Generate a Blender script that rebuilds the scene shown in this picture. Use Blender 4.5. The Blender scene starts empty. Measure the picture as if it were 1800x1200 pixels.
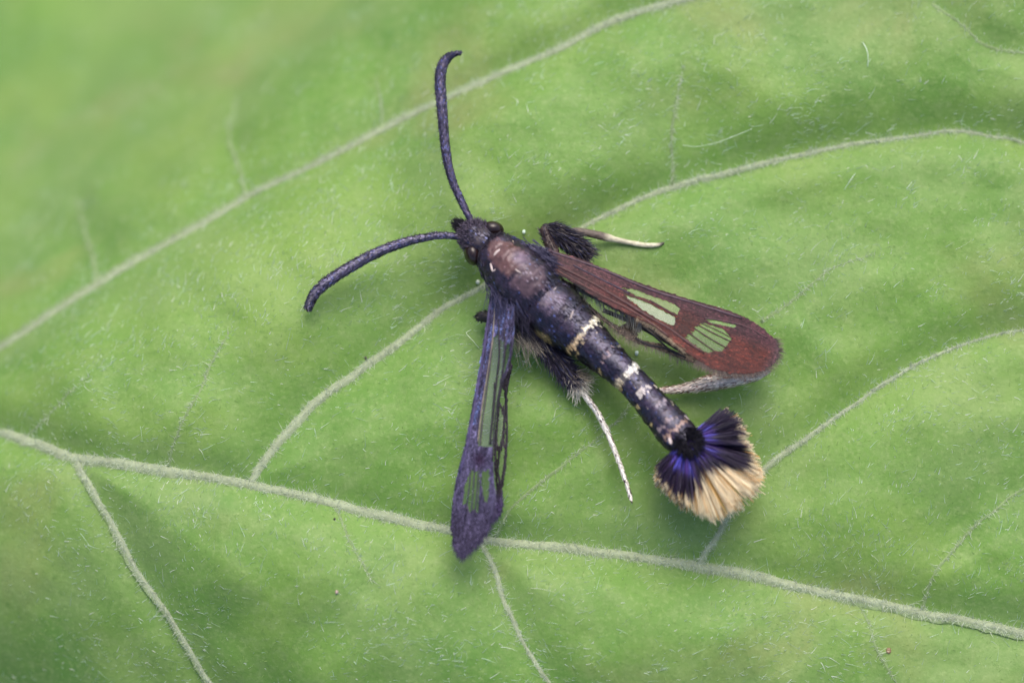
import bpy, math
import numpy as np
from mathutils import Vector
from mathutils.geometry import delaunay_2d_cdt

# ------------------------------------------------------------------ camera, sky, sun, exposure
S = 0.01                      # 1 build unit (about 1.6 mm of moth) = 0.01 scene units
D = 60.0                      # camera distance in build units
TILT = math.radians(14)
sc = bpy.context.scene
col = sc.collection

cam_d = bpy.data.cameras.new('camera')
cam = bpy.data.objects.new('camera', cam_d)
col.objects.link(cam)
cam.location = (0, -D*math.sin(TILT)*S, D*math.cos(TILT)*S)
cam.rotation_euler = (TILT, 0, 0)
cam_d.sensor_width = 36
cam_d.lens = 36*D/18
cam_d.clip_start = 0.01
cam_d.clip_end = 200
cam_d.dof.use_dof = True
cam_d.dof.focus_distance = (D-0.25)*S
cam_d.dof.aperture_fstop = 4.9
sc.camera = cam

SUN_EL, SUN_AZ = math.radians(58), math.radians(10)
to_sun = Vector((math.sin(SUN_AZ)*math.cos(SUN_EL), math.cos(SUN_AZ)*math.cos(SUN_EL), math.sin(SUN_EL)))
world = bpy.data.worlds.new('World')
sc.world = world
world.use_nodes = True
nt = world.node_tree
nt.nodes.clear()
sky = nt.nodes.new('ShaderNodeTexSky')
sky.sky_type = 'NISHITA'
sky.sun_disc = False
sky.sun_elevation = SUN_EL
sky.sun_rotation = SUN_AZ
sky.dust_density = 4.0
sky.air_density = 1.0
sky.ozone_density = 1.0
bg = nt.nodes.new('ShaderNodeBackground')
bg.inputs['Strength'].default_value = 0.14
wo = nt.nodes.new('ShaderNodeOutputWorld')
nt.links.new(sky.outputs[0], bg.inputs['Color'])
nt.links.new(bg.outputs[0], wo.inputs['Surface'])

sun_d = bpy.data.lights.new('sun', 'SUN')
sun_d.energy = 1.4
sun_d.angle = math.radians(50)
sun_d.color = (1.0, 0.92, 0.81)
sun = bpy.data.objects.new('sun', sun_d)
sun.rotation_euler = (-to_sun).to_track_quat('-Z', 'Y').to_euler()
sun.location = tuple(to_sun*5)
col.objects.link(sun)

sc.view_settings.view_transform = 'Standard'
sc.view_settings.look = 'None'
sc.view_settings.gamma = 1
sc.view_settings.use_curve_mapping = False
sc.view_settings.exposure = 0.71
sc.cycles.use_denoising = True
sc.cycles.denoising_input_passes = 'RGB_ALBEDO_NORMAL'
sc.cycles.denoising_prefilter = 'ACCURATE'
sc.cycles.max_bounces = 6
sc.cycles.transparent_max_bounces = 16

# ------------------------------------------------------------------ helpers
rng = np.random.default_rng(11)
A = np.array


def lin(r, g, b):
    c = A([r, g, b], float)/255
    return np.where(c <= 0.04045, c/12.92, ((c+0.055)/1.055)**2.4)


def norm(v):
    return v/np.maximum(np.linalg.norm(v, axis=-1, keepdims=True), 1e-9)


FWD = A([0, math.sin(TILT), -math.cos(TILT)])
UPV = A([0, math.cos(TILT), math.sin(TILT)])
CAMP = -FWD*D


def P(px, py, z):
    """photo pixel and height -> point of the place (build units)"""
    px, py, z = np.broadcast_arrays(A(px, float), A(py, float), A(z, float))
    d = ((px-900)/100)[..., None]*A([1., 0, 0]) + ((600-py)/100)[..., None]*UPV + D*FWD
    t = (z-CAMP[2])/d[..., 2]
    return CAMP + d*t[..., None]


def crom(pts, n):
    """Catmull-Rom through rows of pts, n rows out, roughly even spacing"""
    pts = A(pts, float)
    m = len(pts)
    ext = np.vstack([2*pts[0]-pts[1], pts, 2*pts[-1]-pts[-2]])
    seg = np.linalg.norm(np.diff(pts[:, :2], axis=0), axis=1)
    cum = np.concatenate([[0], np.cumsum(seg)])
    q = np.linspace(0, cum[-1], n)
    i = np.clip(np.searchsorted(cum, q, side='right')-1, 0, m-2)
    t = ((q-cum[i])/np.maximum(seg[i], 1e-9))[:, None]
    p0, p1, p2, p3 = ext[i], ext[i+1], ext[i+2], ext[i+3]
    return 0.5*((2*p1)+(-p0+p2)*t+(2*p0-5*p1+4*p2-p3)*t**2+(-p0+3*p1-3*p2+p3)*t**3)


def vnoise(x, y, f, seed=0):
    x = x*f+seed*17.31
    y = y*f+seed*9.77
    xi = np.floor(x).astype(np.int64)
    yi = np.floor(y).astype(np.int64)
    fx = x-xi
    fy = y-yi
    fx = fx*fx*(3-2*fx)
    fy = fy*fy*(3-2*fy)

    def h(a, b):
        v = np.sin(a*127.1+b*311.7+seed*74.7)*43758.5453
        return v-np.floor(v)
    return ((h(xi, yi)*(1-fx)+h(xi+1, yi)*fx)*(1-fy)+(h(xi, yi+1)*(1-fx)+h(xi+1, yi+1)*fx)*fy)*2-1


def mk(name, V, F, mat, parent=None, C=None, smooth=True, kind=None, label=None):
    V = A(V, np.float32).reshape(-1, 3)*S
    Fs = F if isinstance(F, list) else [F]
    me = bpy.data.meshes.new(name)
    nl = sum(f.size for f in Fs)
    nf = sum(len(f) for f in Fs)
    me.vertices.add(len(V))
    me.vertices.foreach_set('co', V.ravel())
    me.loops.add(nl)
    me.loops.foreach_set('vertex_index', np.concatenate([f.ravel() for f in Fs]).astype(np.int32))
    me.polygons.add(nf)
    ln = np.concatenate([np.full(len(f), f.shape[1]) for f in Fs])
    me.polygons.foreach_set('loop_start', np.concatenate([[0], np.cumsum(ln)[:-1]]).astype(np.int32))
    me.polygons.foreach_set('loop_total', ln.astype(np.int32))
    me.polygons.foreach_set('use_smooth', np.full(nf, smooth))
    me.update(calc_edges=True)
    me.validate()
    if C is not None:
        C = A(C, np.float32)
        if C.shape[1] == 3:
            C = np.hstack([C, np.full((len(C), 1), 0.5, np.float32)])
        a = me.color_attributes.new('Col', 'FLOAT_COLOR', 'POINT')
        a.data.foreach_set('color', C.ravel())
    me.materials.append(mat)
    o = bpy.data.objects.new(name, me)
    col.objects.link(o)
    if parent is not None:
        o.parent = parent
    if kind:
        o['kind'] = kind
    if label:
        o['label'] = label
    return o


def tag(o, label, cat, group=None):
    o['label'] = label
    o['category'] = cat
    if group:
        o['group'] = group
    return o


def sweep(pts, rl, rv, nseg=20, nref=(0, 0, 1), phase=0.0):
    """tube along pts, half-width rl and half-height rv; returns V, F, ring index, angle, normals, tangents"""
    pts = A(pts, float)
    n = len(pts)
    T = norm(np.gradient(pts, axis=0))
    up = A(nref, float)
    Lt = norm(np.cross(T, up))
    U = norm(np.cross(Lt, T))
    a = np.linspace(0, 2*np.pi, nseg, endpoint=False)+phase
    ca, sa = np.cos(a), np.sin(a)
    rl = np.broadcast_to(A(rl, float), (n,))
    rv = np.broadcast_to(A(rv, float), (n,))
    V = pts[:, None]+rl[:, None, None]*sa[None, :, None]*Lt[:, None]+rv[:, None, None]*ca[None, :, None]*U[:, None]
    N = norm(sa[None, :, None]*Lt[:, None]/np.maximum(rl, 1e-4)[:, None, None]+ca[None, :, None]*U[:, None]/np.maximum(rv, 1e-4)[:, None, None])
    i = np.arange(n-1)[:, None]
    j = np.arange(nseg)[None]
    q = np.stack([i*nseg+j, (i+1)*nseg+j, (i+1)*nseg+(j+1) % nseg, i*nseg+(j+1) % nseg], -1).reshape(-1, 4)
    Vf = np.vstack([V.reshape(-1, 3), pts[:1], pts[-1:]])
    jj = np.arange(nseg)
    c0 = np.stack([np.full(nseg, n*nseg), jj, (jj+1) % nseg], -1)
    c1 = np.stack([np.full(nseg, n*nseg+1), (n-1)*nseg+(jj+1) % nseg, (n-1)*nseg+jj], -1)
    return Vf, [q, np.vstack([c0, c1])], V, N, T, a


def hairs(name, root, d, L, bend, r, c0, c1, mat, parent, segs=3, kind='stuff', sides=3, rough=0.5, taper=0.85, cmid=None, flat=1.0, ribbon=False):
    """many fine tapered hairs in one mesh; c0 root colour, c1 tip colour"""
    n = len(root)
    d = norm(A(d, float))
    L = np.broadcast_to(A(L, float), (n,))
    r = np.broadcast_to(A(r, float), (n,))
    t = np.linspace(0, 1, segs+1)
    pos = root[:, None]+(d[:, None]*t[None, :, None]+bend[:, None]*(t**2)[None, :, None])*L[:, None, None]
    a = norm(np.cross(d, rng.normal(size=(n, 3))))
    if ribbon:
        sides = 2
        a = norm(np.cross(d, A([0, 0, 1.])+0.35*rng.normal(size=(n, 3))))
    b = np.cross(d, a)
    rad = r[:, None]*(1-taper*t**1.5)[None]
    ang = np.arange(sides)*2*np.pi/sides
    V = pos[:, :, None]+rad[:, :, None, None]*(np.cos(ang)[None, None, :, None]*a[:, None, None]+flat*np.sin(ang)[None, None, :, None]*b[:, None, None])
    per = (segs+1)*sides
    k = np.arange(segs)[:, None]
    j = np.arange(sides)[None]
    q = np.stack([k*sides+j, k*sides+(j+1) % sides, (k+1)*sides+(j+1) % sides, (k+1)*sides+j], -1).reshape(-1, 4)
    if ribbon:
        q = q[::2]
    F = (q[None]+(np.arange(n)*per)[:, None, None]).reshape(-1, 4)
    c0 = np.broadcast_to(A(c0, float), (n, 3))
    c1 = np.broadcast_to(A(c1, float), (n, 3))
    w = t[None, :, None]
    C = c0[:, None]*(1-w)+c1[:, None]*w
    if cmid is not None:
        C = cmid(t, C)
    C = np.repeat(C[:, :, None], sides, 2).reshape(-1, 3)
    C = np.hstack([C, np.full((len(C), 1), rough)])
    return mk(name, V.reshape(-1, 3), F, mat, parent, C, kind=kind)


def scales(name, p, nrm, d, L, W, C, mat, parent, lift=0.25, rough=0.36):
    """many little overlapping shield-shaped scales in one mesh"""
    n = len(p)
    nrm = norm(nrm)
    d = norm(d-(d*nrm).sum(-1, keepdims=True)*nrm)
    s = np.cross(nrm, d)
    L = np.broadcast_to(A(L, float), (n,))[:, None]
    W = np.broadcast_to(A(W, float), (n,))[:, None]
    dd = norm(d+nrm*lift)
    v = np.stack([p-s*W*0.3, p+s*W*0.3, p+dd*L*0.6+s*W*0.5+nrm*W*0.1, p+dd*L+s*W*0.12+nrm*W*0.12, p+dd*L-s*W*0.2+nrm*W*0.12, p+dd*L*0.6-s*W*0.5+nrm*W*0.1], 1)
    F = (A([[0, 1, 2, 5], [5, 2, 3, 4]])[None]+(np.arange(n)*6)[:, None, None]).reshape(-1, 4)
    C = np.repeat(C, 6, 0)
    C = np.hstack([C, np.full((len(C), 1), rough)])
    return mk(name, v.reshape(-1, 3), F, mat, parent, C, smooth=False, kind='stuff')


def newmat(name):
    m = bpy.data.materials.new(name)
    m.use_nodes = True
    return m, m.node_tree, m.node_tree.nodes['Principled BSDF']


def vcol_mat(name, spec=0.5, sheen=0.0, coat=0.0, noise=0.0, bump=0.0, freq=400, trans=0.0, tint=(0.5, 0.5, 1.0)):
    m, t, b = newmat(name)
    at = t.nodes.new('ShaderNodeAttribute')
    at.attribute_name = 'Col'
    out = at.outputs['Color']
    tc = t.nodes.new('ShaderNodeTexCoord')
    if noise:
        n = t.nodes.new('ShaderNodeTexNoise')
        n.inputs['Scale'].default_value = freq
        n.inputs['Detail'].default_value = 3
        t.links.new(tc.outputs['Object'], n.inputs['Vector'])
        r = t.nodes.new('ShaderNodeMapRange')
        r.inputs[1].default_value = 0.3
        r.inputs[2].default_value = 0.7
        r.inputs[3].default_value = 1-noise
        r.inputs[4].default_value = 1+noise
        t.links.new(n.outputs['Fac'], r.inputs[0])
        mx = t.nodes.new('ShaderNodeVectorMath')
        mx.operation = 'SCALE'
        t.links.new(out, mx.inputs[0])
        t.links.new(r.outputs[0], mx.inputs['Scale'])
        out = mx.outputs[0]
        if bump:
            bp = t.nodes.new('ShaderNodeBump')
            bp.inputs['Strength'].default_value = bump
            bp.inputs['Distance'].default_value = 0.0004
            t.links.new(n.outputs['Fac'], bp.inputs['Height'])
            t.links.new(bp.outputs[0], b.inputs['Normal'])
    t.links.new(out, b.inputs['Base Color'])
    t.links.new(at.outputs['Alpha'], b.inputs['Roughness'])
    b.inputs['Specular IOR Level'].default_value = spec
    b.inputs['Specular Tint'].default_value = (*tint, 1)
    b.inputs['Sheen Weight'].default_value = sheen
    b.inputs['Coat Weight'].default_value = coat
    return m


M_WING = vcol_mat('wing_scale', spec=0.12, tint=(0.9, 0.85, 1.0))
M_BODY = vcol_mat('moth_cuticle', spec=0.5, noise=0.35, bump=0.5, freq=900, tint=(0.9, 0.85, 1.0))
M_SCALE = vcol_mat('moth_scale', spec=0.8, tint=(0.7, 0.72, 1.0))
M_FUR = vcol_mat('moth_fur', spec=0.45, tint=(0.75, 0.78, 1.0))
M_FAN = vcol_mat('fan_scale', spec=0.5, tint=(0.7, 0.75, 1.0))
M_LEG = vcol_mat('leg_scale', spec=0.4, noise=0.3, bump=0.4, freq=1200, tint=(1, 1, 1))
M_HAIR = vcol_mat('leaf_hair', spec=0.35, tint=(1, 1, 1))
M_DOWN = vcol_mat('leaf_down', spec=0.35, tint=(1, 1, 1))
ht = M_DOWN.node_tree
tl = ht.nodes.new('ShaderNodeBsdfTranslucent')
hm = ht.nodes.new('ShaderNodeMixShader')
hm.inputs[0].default_value = 0.45
ht.links.new(ht.nodes['Attribute'].outputs['Color'], tl.inputs['Color'])
ht.links.new(ht.nodes['Principled BSDF'].outputs[0], hm.inputs[1])
ht.links.new(tl.outputs[0], hm.inputs[2])
tp = ht.nodes.new('ShaderNodeBsdfTransparent')
h2 = ht.nodes.new('ShaderNodeMixShader')
h2.inputs[0].default_value = 0.35
ht.links.new(hm.outputs[0], h2.inputs[1])
ht.links.new(tp.outputs[0], h2.inputs[2])
ht.links.new(h2.outputs[0], ht.nodes['Material Output'].inputs['Surface'])
M_RIB = vcol_mat('leaf_vein', spec=0.25, noise=0.10, bump=0.35, freq=900, tint=(1, 1, 1))

# ------------------------------------------------------------------ the leaf: shape of its surface
AX = norm(A([17.9, -3.53]))               # direction of the midrib, base -> apex
NX = A([-AX[1], AX[0]])


def base(x, y):
    a = np.maximum(0, -0.66*x+0.75*y-2.6)
    b = np.maximum(0, -0.60*x-0.80*y-4.2)
    c = np.maximum(0, -y-4.0)
    drop = 0.135*a**2+0.085*b**2+0.06*c**2
    drop = 11*np.tanh(drop/11)
    rise = 0.13*y*(1/(1+np.exp(-(x-1.5)/2.0)))
    return -drop+np.clip(rise, -1, 1.6)


def PB(px, py):
    z = np.zeros(np.shape(px))
    for _ in range(14):
        p = P(px, py, z)
        z = 0.5*z+0.5*base(p[..., 0], p[..., 1])
    return P(px, py, z)


# px polylines of the veins: points, width at start / end (px), weight of the fold they make
VEINS = [
    ('midrib', [(-700, 600), (-400, 668), (-150, 720), (0, 753), (60, 770), (130, 793), (250, 811), (430, 838), (600, 880), (780, 920), (870, 940), (1000, 955), (1230, 985), (1400, 1020), (1600, 1062), (1800, 1104), (2100, 1165), (2500, 1240)], 34, 17, 1.0),
    ('vein', [(-420, 664), (-300, 690), (-150, 670), (0, 600), (90, 541), (170, 488), (280, 425), (400, 355), (450, 325), (560, 275), (700, 200), (800, 155), (900, 110), (1000, 65), (1090, 20), (1220, -20), (1400, -60), (1600, -110)], 26, 18, 1.0),
    ('vein', [(435, 838), (452, 808), (480, 773), (560, 692), (640, 635), (720, 577), (780, 530), (850, 490), (920, 450), (1000, 402), (1060, 370), (1130, 337), (1200, 312), (1300, 286), (1400, 260), (1500, 241), (1600, 226), (1680, 217), (1760, 228), (1850, 245), (2000, 260), (2200, 240)], 27, 3, 1.0),
    ('vein', [(128, 792), (140, 820), (160, 855), (200, 925), (240, 1000), (290, 1070), (340, 1150), (380, 1210), (450, 1310), (560, 1440)], 20, 15, 0.9),
    ('vein', [(835, 932), (850, 958), (870, 1000), (890, 1060), (930, 1140), (975, 1205), (1040, 1300), (1150, 1420)], 14, 10, 0.7),
    ('vein', [(1232, 985), (1245, 960), (1265, 930), (1300, 870), (1350, 815), (1430, 755), (1500, 705), (1580, 652), (1660, 612), (1740, 585), (1850, 560), (2000, 520), (2200, 500)], 15, 3, 0.75),
    ('vein', [(868, 936), (900, 886), (950, 842), (1000, 805), (1040, 775), (1085, 735), (1120, 690)], 8, 5, 0.3),
    ('vein', [(1625, 1066), (1632, 1035), (1645, 1005), (1680, 958), (1740, 900), (1810, 850), (1950, 780)], 8, 4, 0.44),
    ('vein', [(170, 488), (163, 450), (150, 405), (138, 345)], 9, 5, 0.35),
    ('vein', [(292, 812), (300, 775), (330, 718), (352, 680), (372, 630), (410, 570)], 7, 4, 0.25),
    ('vein', [(585, 878), (600, 920), (625, 965), (655, 1020)], 8, 4, 0.3),
    ('vein', [(1183, 316), (1185, 280), (1182, 235), (1190, 180), (1203, 110)], 7, 4, 0.3),
    ('vein', [(430, 338), (425, 300), (402, 235), (420, 160)], 10, 6, 0.4),
    ('vein', [(670, 215), (672, 180), (660, 130)], 8, 5, 0.3),
    ('vein', [(30, 762), (75, 730), (120, 690), (160, 655)], 6, 3, 0.2),
    ('vein', [(1640, 0), (1700, 45), (1730, 70), (1790, 85), (1860, 90)], 9, 6, 0.4),
    ('vein', [(1340, 560), (1400, 520), (1460, 470), (1540, 440)], 6, 4, 0.3),
    ('vein', [(1510, 1044), (1530, 1090), (1545, 1140), (1580, 1200)], 7, 4, 0.25),
]
VW = []
for nm, pp, w0, w1, wt in VEINS:
    q = crom(pp, max(12, int(np.sum(np.linalg.norm(np.diff(A(pp, float), axis=0), axis=1))/14)))
    xy = PB(q[:, 0], q[:, 1])[:, :2]
    jit = 0.03+0.0*q[:, 0]
    k = np.arange(len(q))
    xy = xy+0.022*np.stack([vnoise(k*0.35, k*0, 1, len(VW)+3), vnoise(k*0.35, k*0, 1, len(VW)+40)], 1)
    VW.append((nm, xy, np.linspace(w0, w1, len(q))/200, wt))


def vdist(x, y):
    """fold depth and nearest-vein distance from all veins"""
    sh = x.shape
    x = x.ravel()
    y = y.ravel()
    fold = np.zeros(len(x))
    dmin = np.full(len(x), 9.0)
    for nm, xy, hw, wt in VW:
        lo, hi = xy.min(0)-3.2, xy.max(0)+3.2
        sel = np.where((x > lo[0]) & (x < hi[0]) & (y > lo[1]) & (y < hi[1]))[0]
        if not len(sel):
            continue
        step = 3 if len(xy) > 30 else 1
        pts = xy[::step]
        if step > 1:
            pts = np.vstack([pts, xy[-1:]])
        dm = np.full(len(sel), 9.0)
        X, Y = x[sel], y[sel]
        for a, b in zip(pts[:-1], pts[1:]):
            e = b-a
            t = np.clip(((X-a[0])*e[0]+(Y-a[1])*e[1])/(e@e+1e-12), 0, 1)
            dm = np.minimum(dm, np.hypot(X-a[0]-t*e[0], Y-a[1]-t*e[1]))
        f = wt*(0.34*np.exp(-(dm/0.36)**2)+0.62*np.exp(-(dm/1.10)**1.5))
        fold[sel] = np.maximum(fold[sel], f)+0.25*np.minimum(fold[sel], f)
        dmin[sel] = np.minimum(dmin[sel], np.where(wt > 0.45, dm, dm+0.5))
    return fold.reshape(sh), dmin.reshape(sh)


def H(x, y, want_d=False):
    f, d = vdist(x, y)
    k = np.clip(d/0.8, 0, 1)
    h = base(x, y)-0.45*f+k*(0.16*vnoise(x, y, 0.55, 1)+0.09*vnoise(x, y, 1.1, 2)+0.022*vnoise(x, y, 2.4, 3)+0.006*vnoise(x, y, 5.5, 4))
    return (h, d) if want_d else h


def PL(px, py, off=0.0):
    """photo pixel -> point on the leaf surface (plus off upward)"""
    px = np.atleast_1d(A(px, float))
    py = np.atleast_1d(A(py, float))
    z = PB(px, py)[..., 2]
    for _ in range(10):
        p = P(px, py, z)
        z = 0.5*z+0.5*(H(p[..., 0], p[..., 1])+off)
    return P(px, py, z)


def hnormal(x, y):
    e = 0.03
    z = H(x, y)
    gx = (H(x+e, y)-z)/e
    gy = (H(x, y+e)-z)/e
    return z, norm(np.stack([-gx, -gy, np.ones_like(gx)], -1))


# ------------------------------------------------------------------ ground far below
gm, gt, gb = newmat('soil')
gn = gt.nodes.new('ShaderNodeTexNoise')
gn.inputs['Scale'].default_value = 6
gn.inputs['Detail'].default_value = 6
gr = gt.nodes.new('ShaderNodeValToRGB')
gr.color_ramp.elements[0].color = (0.02, 0.03, 0.012, 1)
gr.color_ramp.elements[1].color = (0.07, 0.075, 0.035, 1)
gt.links.new(gn.outputs['Fac'], gr.inputs[0])
gt.links.new(gr.outputs[0], gb.inputs['Base Color'])
gb.inputs['Roughness'].default_value = 0.95
GZ = -30.0
ng = 60
gx, gy = np.meshgrid(np.linspace(-1, 1, ng), np.linspace(-1, 1, ng), indexing='ij')
gx, gy = 6000*np.sign(gx)*np.abs(gx)**3, 6000*np.sign(gy)*np.abs(gy)**3
gz = GZ+0.8*vnoise(gx, gy, 0.15, 5)
i, j = np.meshgrid(np.arange(ng-1), np.arange(ng-1), indexing='ij')
gf = np.stack([i*ng+j, (i+1)*ng+j, (i+1)*ng+j+1, i*ng+j+1], -1).reshape(-1, 4)
mk('ground', np.stack([gx, gy, gz], -1), gf, gm, kind='structure')

# ------------------------------------------------------------------ the leaf
leaf = bpy.data.objects.new('leaf', None)
col.objects.link(leaf)
tag(leaf, 'large downy pale green leaf with raised whitish veins under the moth', 'leaf')

bm_, bt, bb = newmat('leaf_blade')
tc = bt.nodes.new('ShaderNodeTexCoord')


def noise_node(scale, detail=2.0, rough=0.5, dist=0.0, loc=(0, 0, 0)):
    mp = bt.nodes.new('ShaderNodeMapping')
    mp.inputs['Location'].default_value = loc
    bt.links.new(tc.outputs['Object'], mp.inputs[0])
    n = bt.nodes.new('ShaderNodeTexNoise')
    n.inputs['Scale'].default_value = scale
    n.inputs['Detail'].default_value = detail
    n.inputs['Roughness'].default_value = rough
    n.inputs['Distortion'].default_value = dist
    bt.links.new(mp.outputs[0], n.inputs['Vector'])
    return n.outputs['Fac']


def ramp(f, lo, hi):
    r = bt.nodes.new('ShaderNodeMapRange')
    r.interpolation_type = 'SMOOTHSTEP'
    r.inputs[1].default_value = lo
    r.inputs[2].default_value = hi
    bt.links.new(f, r.inputs[0])
    return r.outputs[0]


def mixc(f, a, b, k=1.0):
    m = bt.nodes.new('ShaderNodeMix')
    m.data_type = 'RGBA'
    if k != 1.0:
        mm = bt.nodes.new('ShaderNodeMath')
        mm.operation = 'MULTIPLY'
        mm.inputs[1].default_value = k
        bt.links.new(f, mm.inputs[0])
        f = mm.outputs[0]
    bt.links.new(f, m.inputs[0])
    for sock, v in ((m.inputs[6], a), (m.inputs[7], b)):
        if isinstance(v, tuple):
            sock.default_value = (*v, 1)
        else:
            bt.links.new(v, sock)
    return m.outputs[2]


LEAF_DEEP = (0.088, 0.198, 0.034)
LEAF_MID = (0.124, 0.246, 0.039)
LEAF_YEL = (0.178, 0.280, 0.054)
LEAF_BLOOM = (0.185, 0.272, 0.088)
LEAF_TAN = (0.220, 0.235, 0.085)
c_ = mixc(ramp(noise_node(22, 4, 0.6, 0.3), 0.25, 0.66), LEAF_DEEP, LEAF_MID)
c_ = mixc(ramp(noise_node(30, 3, 0.55, 0.2, (3, 1, 0)), 0.42, 0.72), c_, LEAF_YEL, 0.7)
c_ = mixc(ramp(noise_node(38, 4, 0.6, 0.2, (7, 4, 0)), 0.42, 0.72), c_, LEAF_BLOOM, 0.5)
c_ = mixc(ramp(noise_node(26, 4, 0.6, 0.4, (1, 8, 0)), 0.54, 0.76), c_, LEAF_TAN, 0.6)
c_ = mixc(ramp(noise_node(420, 3, 0.7, 0, (5, 5, 0)), 0.42, 0.72), c_, LEAF_BLOOM, 0.45)
c_ = mixc(ramp(noise_node(1100, 3, 0.7, 0, (2, 9, 0)), 0.50, 0.72), c_, (0.25, 0.345, 0.12), 0.45)
c_ = mixc(ramp(noise_node(700, 3, 0.7, 0, (6, 2, 0)), 0.52, 0.75), c_, (0.075, 0.17, 0.025), 0.5)
bt.links.new(c_, bb.inputs['Base Color'])
bb.inputs['Roughness'].default_value = 0.55
bb.inputs['Specular IOR Level'].default_value = 0.3
bb.inputs['Sheen Weight'].default_value = 0.12
bb.inputs['Sheen Roughness'].default_value = 0.5
vor = bt.nodes.new('ShaderNodeTexVoronoi')
vor.feature = 'DISTANCE_TO_EDGE'
vor.inputs['Scale'].default_value = 150
bt.links.new(tc.outputs['Object'], vor.inputs['Vector'])
vr = ramp(vor.outputs['Distance'], 0.0, 0.12)
fn = noise_node(900, 4, 0.65)
ad = bt.nodes.new('ShaderNodeMath')
ad.operation = 'MULTIPLY_ADD'
ad.inputs[1].default_value = 0.05
bt.links.new(vr, ad.inputs[0])
bt.links.new(fn, ad.inputs[2])
bp = bt.nodes.new('ShaderNodeBump')
bp.inputs['Strength'].default_value = 0.22
bp.inputs['Distance'].default_value = 0.0006
bt.links.new(ad.outputs[0], bp.inputs['Height'])
bt.links.new(bp.outputs[0], bb.inputs['Normal'])

# blade: an ovate sheet laid out along the midrib, finer where the veins crowd
org = PB(A([-700.]), A([600.]))[0][:2]
LEN = 44.0
ns, nv = 500, 420
s_ = np.linspace(0, 1, ns)
s_ = s_+0.06*np.sin(2*np.pi*s_)/(2*np.pi)*-1
v_ = np.linspace(-1, 1, nv)
v_ = np.sign(v_)*(0.72*np.abs(v_)+0.28*np.abs(v_)**3)
sg, vg = np.meshgrid(s_, v_, indexing='ij')
half = 15.5*np.clip(np.sin(np.pi*np.clip(sg, 0, 1)**0.62), 0, 1)**0.75*(1+0.012*np.sin(sg*90)+0.01*vnoise(sg*30, vg*0, 1, 6))+0.02
bx = org[0]+AX[0]*sg*LEN+NX[0]*vg*half
by = org[1]+AX[1]*sg*LEN+NX[1]*vg*half
bz = H(bx, by)
i, j = np.meshgrid(np.arange(ns-1), np.arange(nv-1), indexing='ij')
bf = np.stack([i*nv+j, (i+1)*nv+j, (i+1)*nv+j+1, i*nv+j+1], -1).reshape(-1, 4)
blade = mk('blade', np.stack([bx, by, bz], -1), bf, bm_, leaf)
sol = blade.modifiers.new('thickness', 'SOLIDIFY')
sol.thickness = 0.06*S
sol.offset = -1

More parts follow.
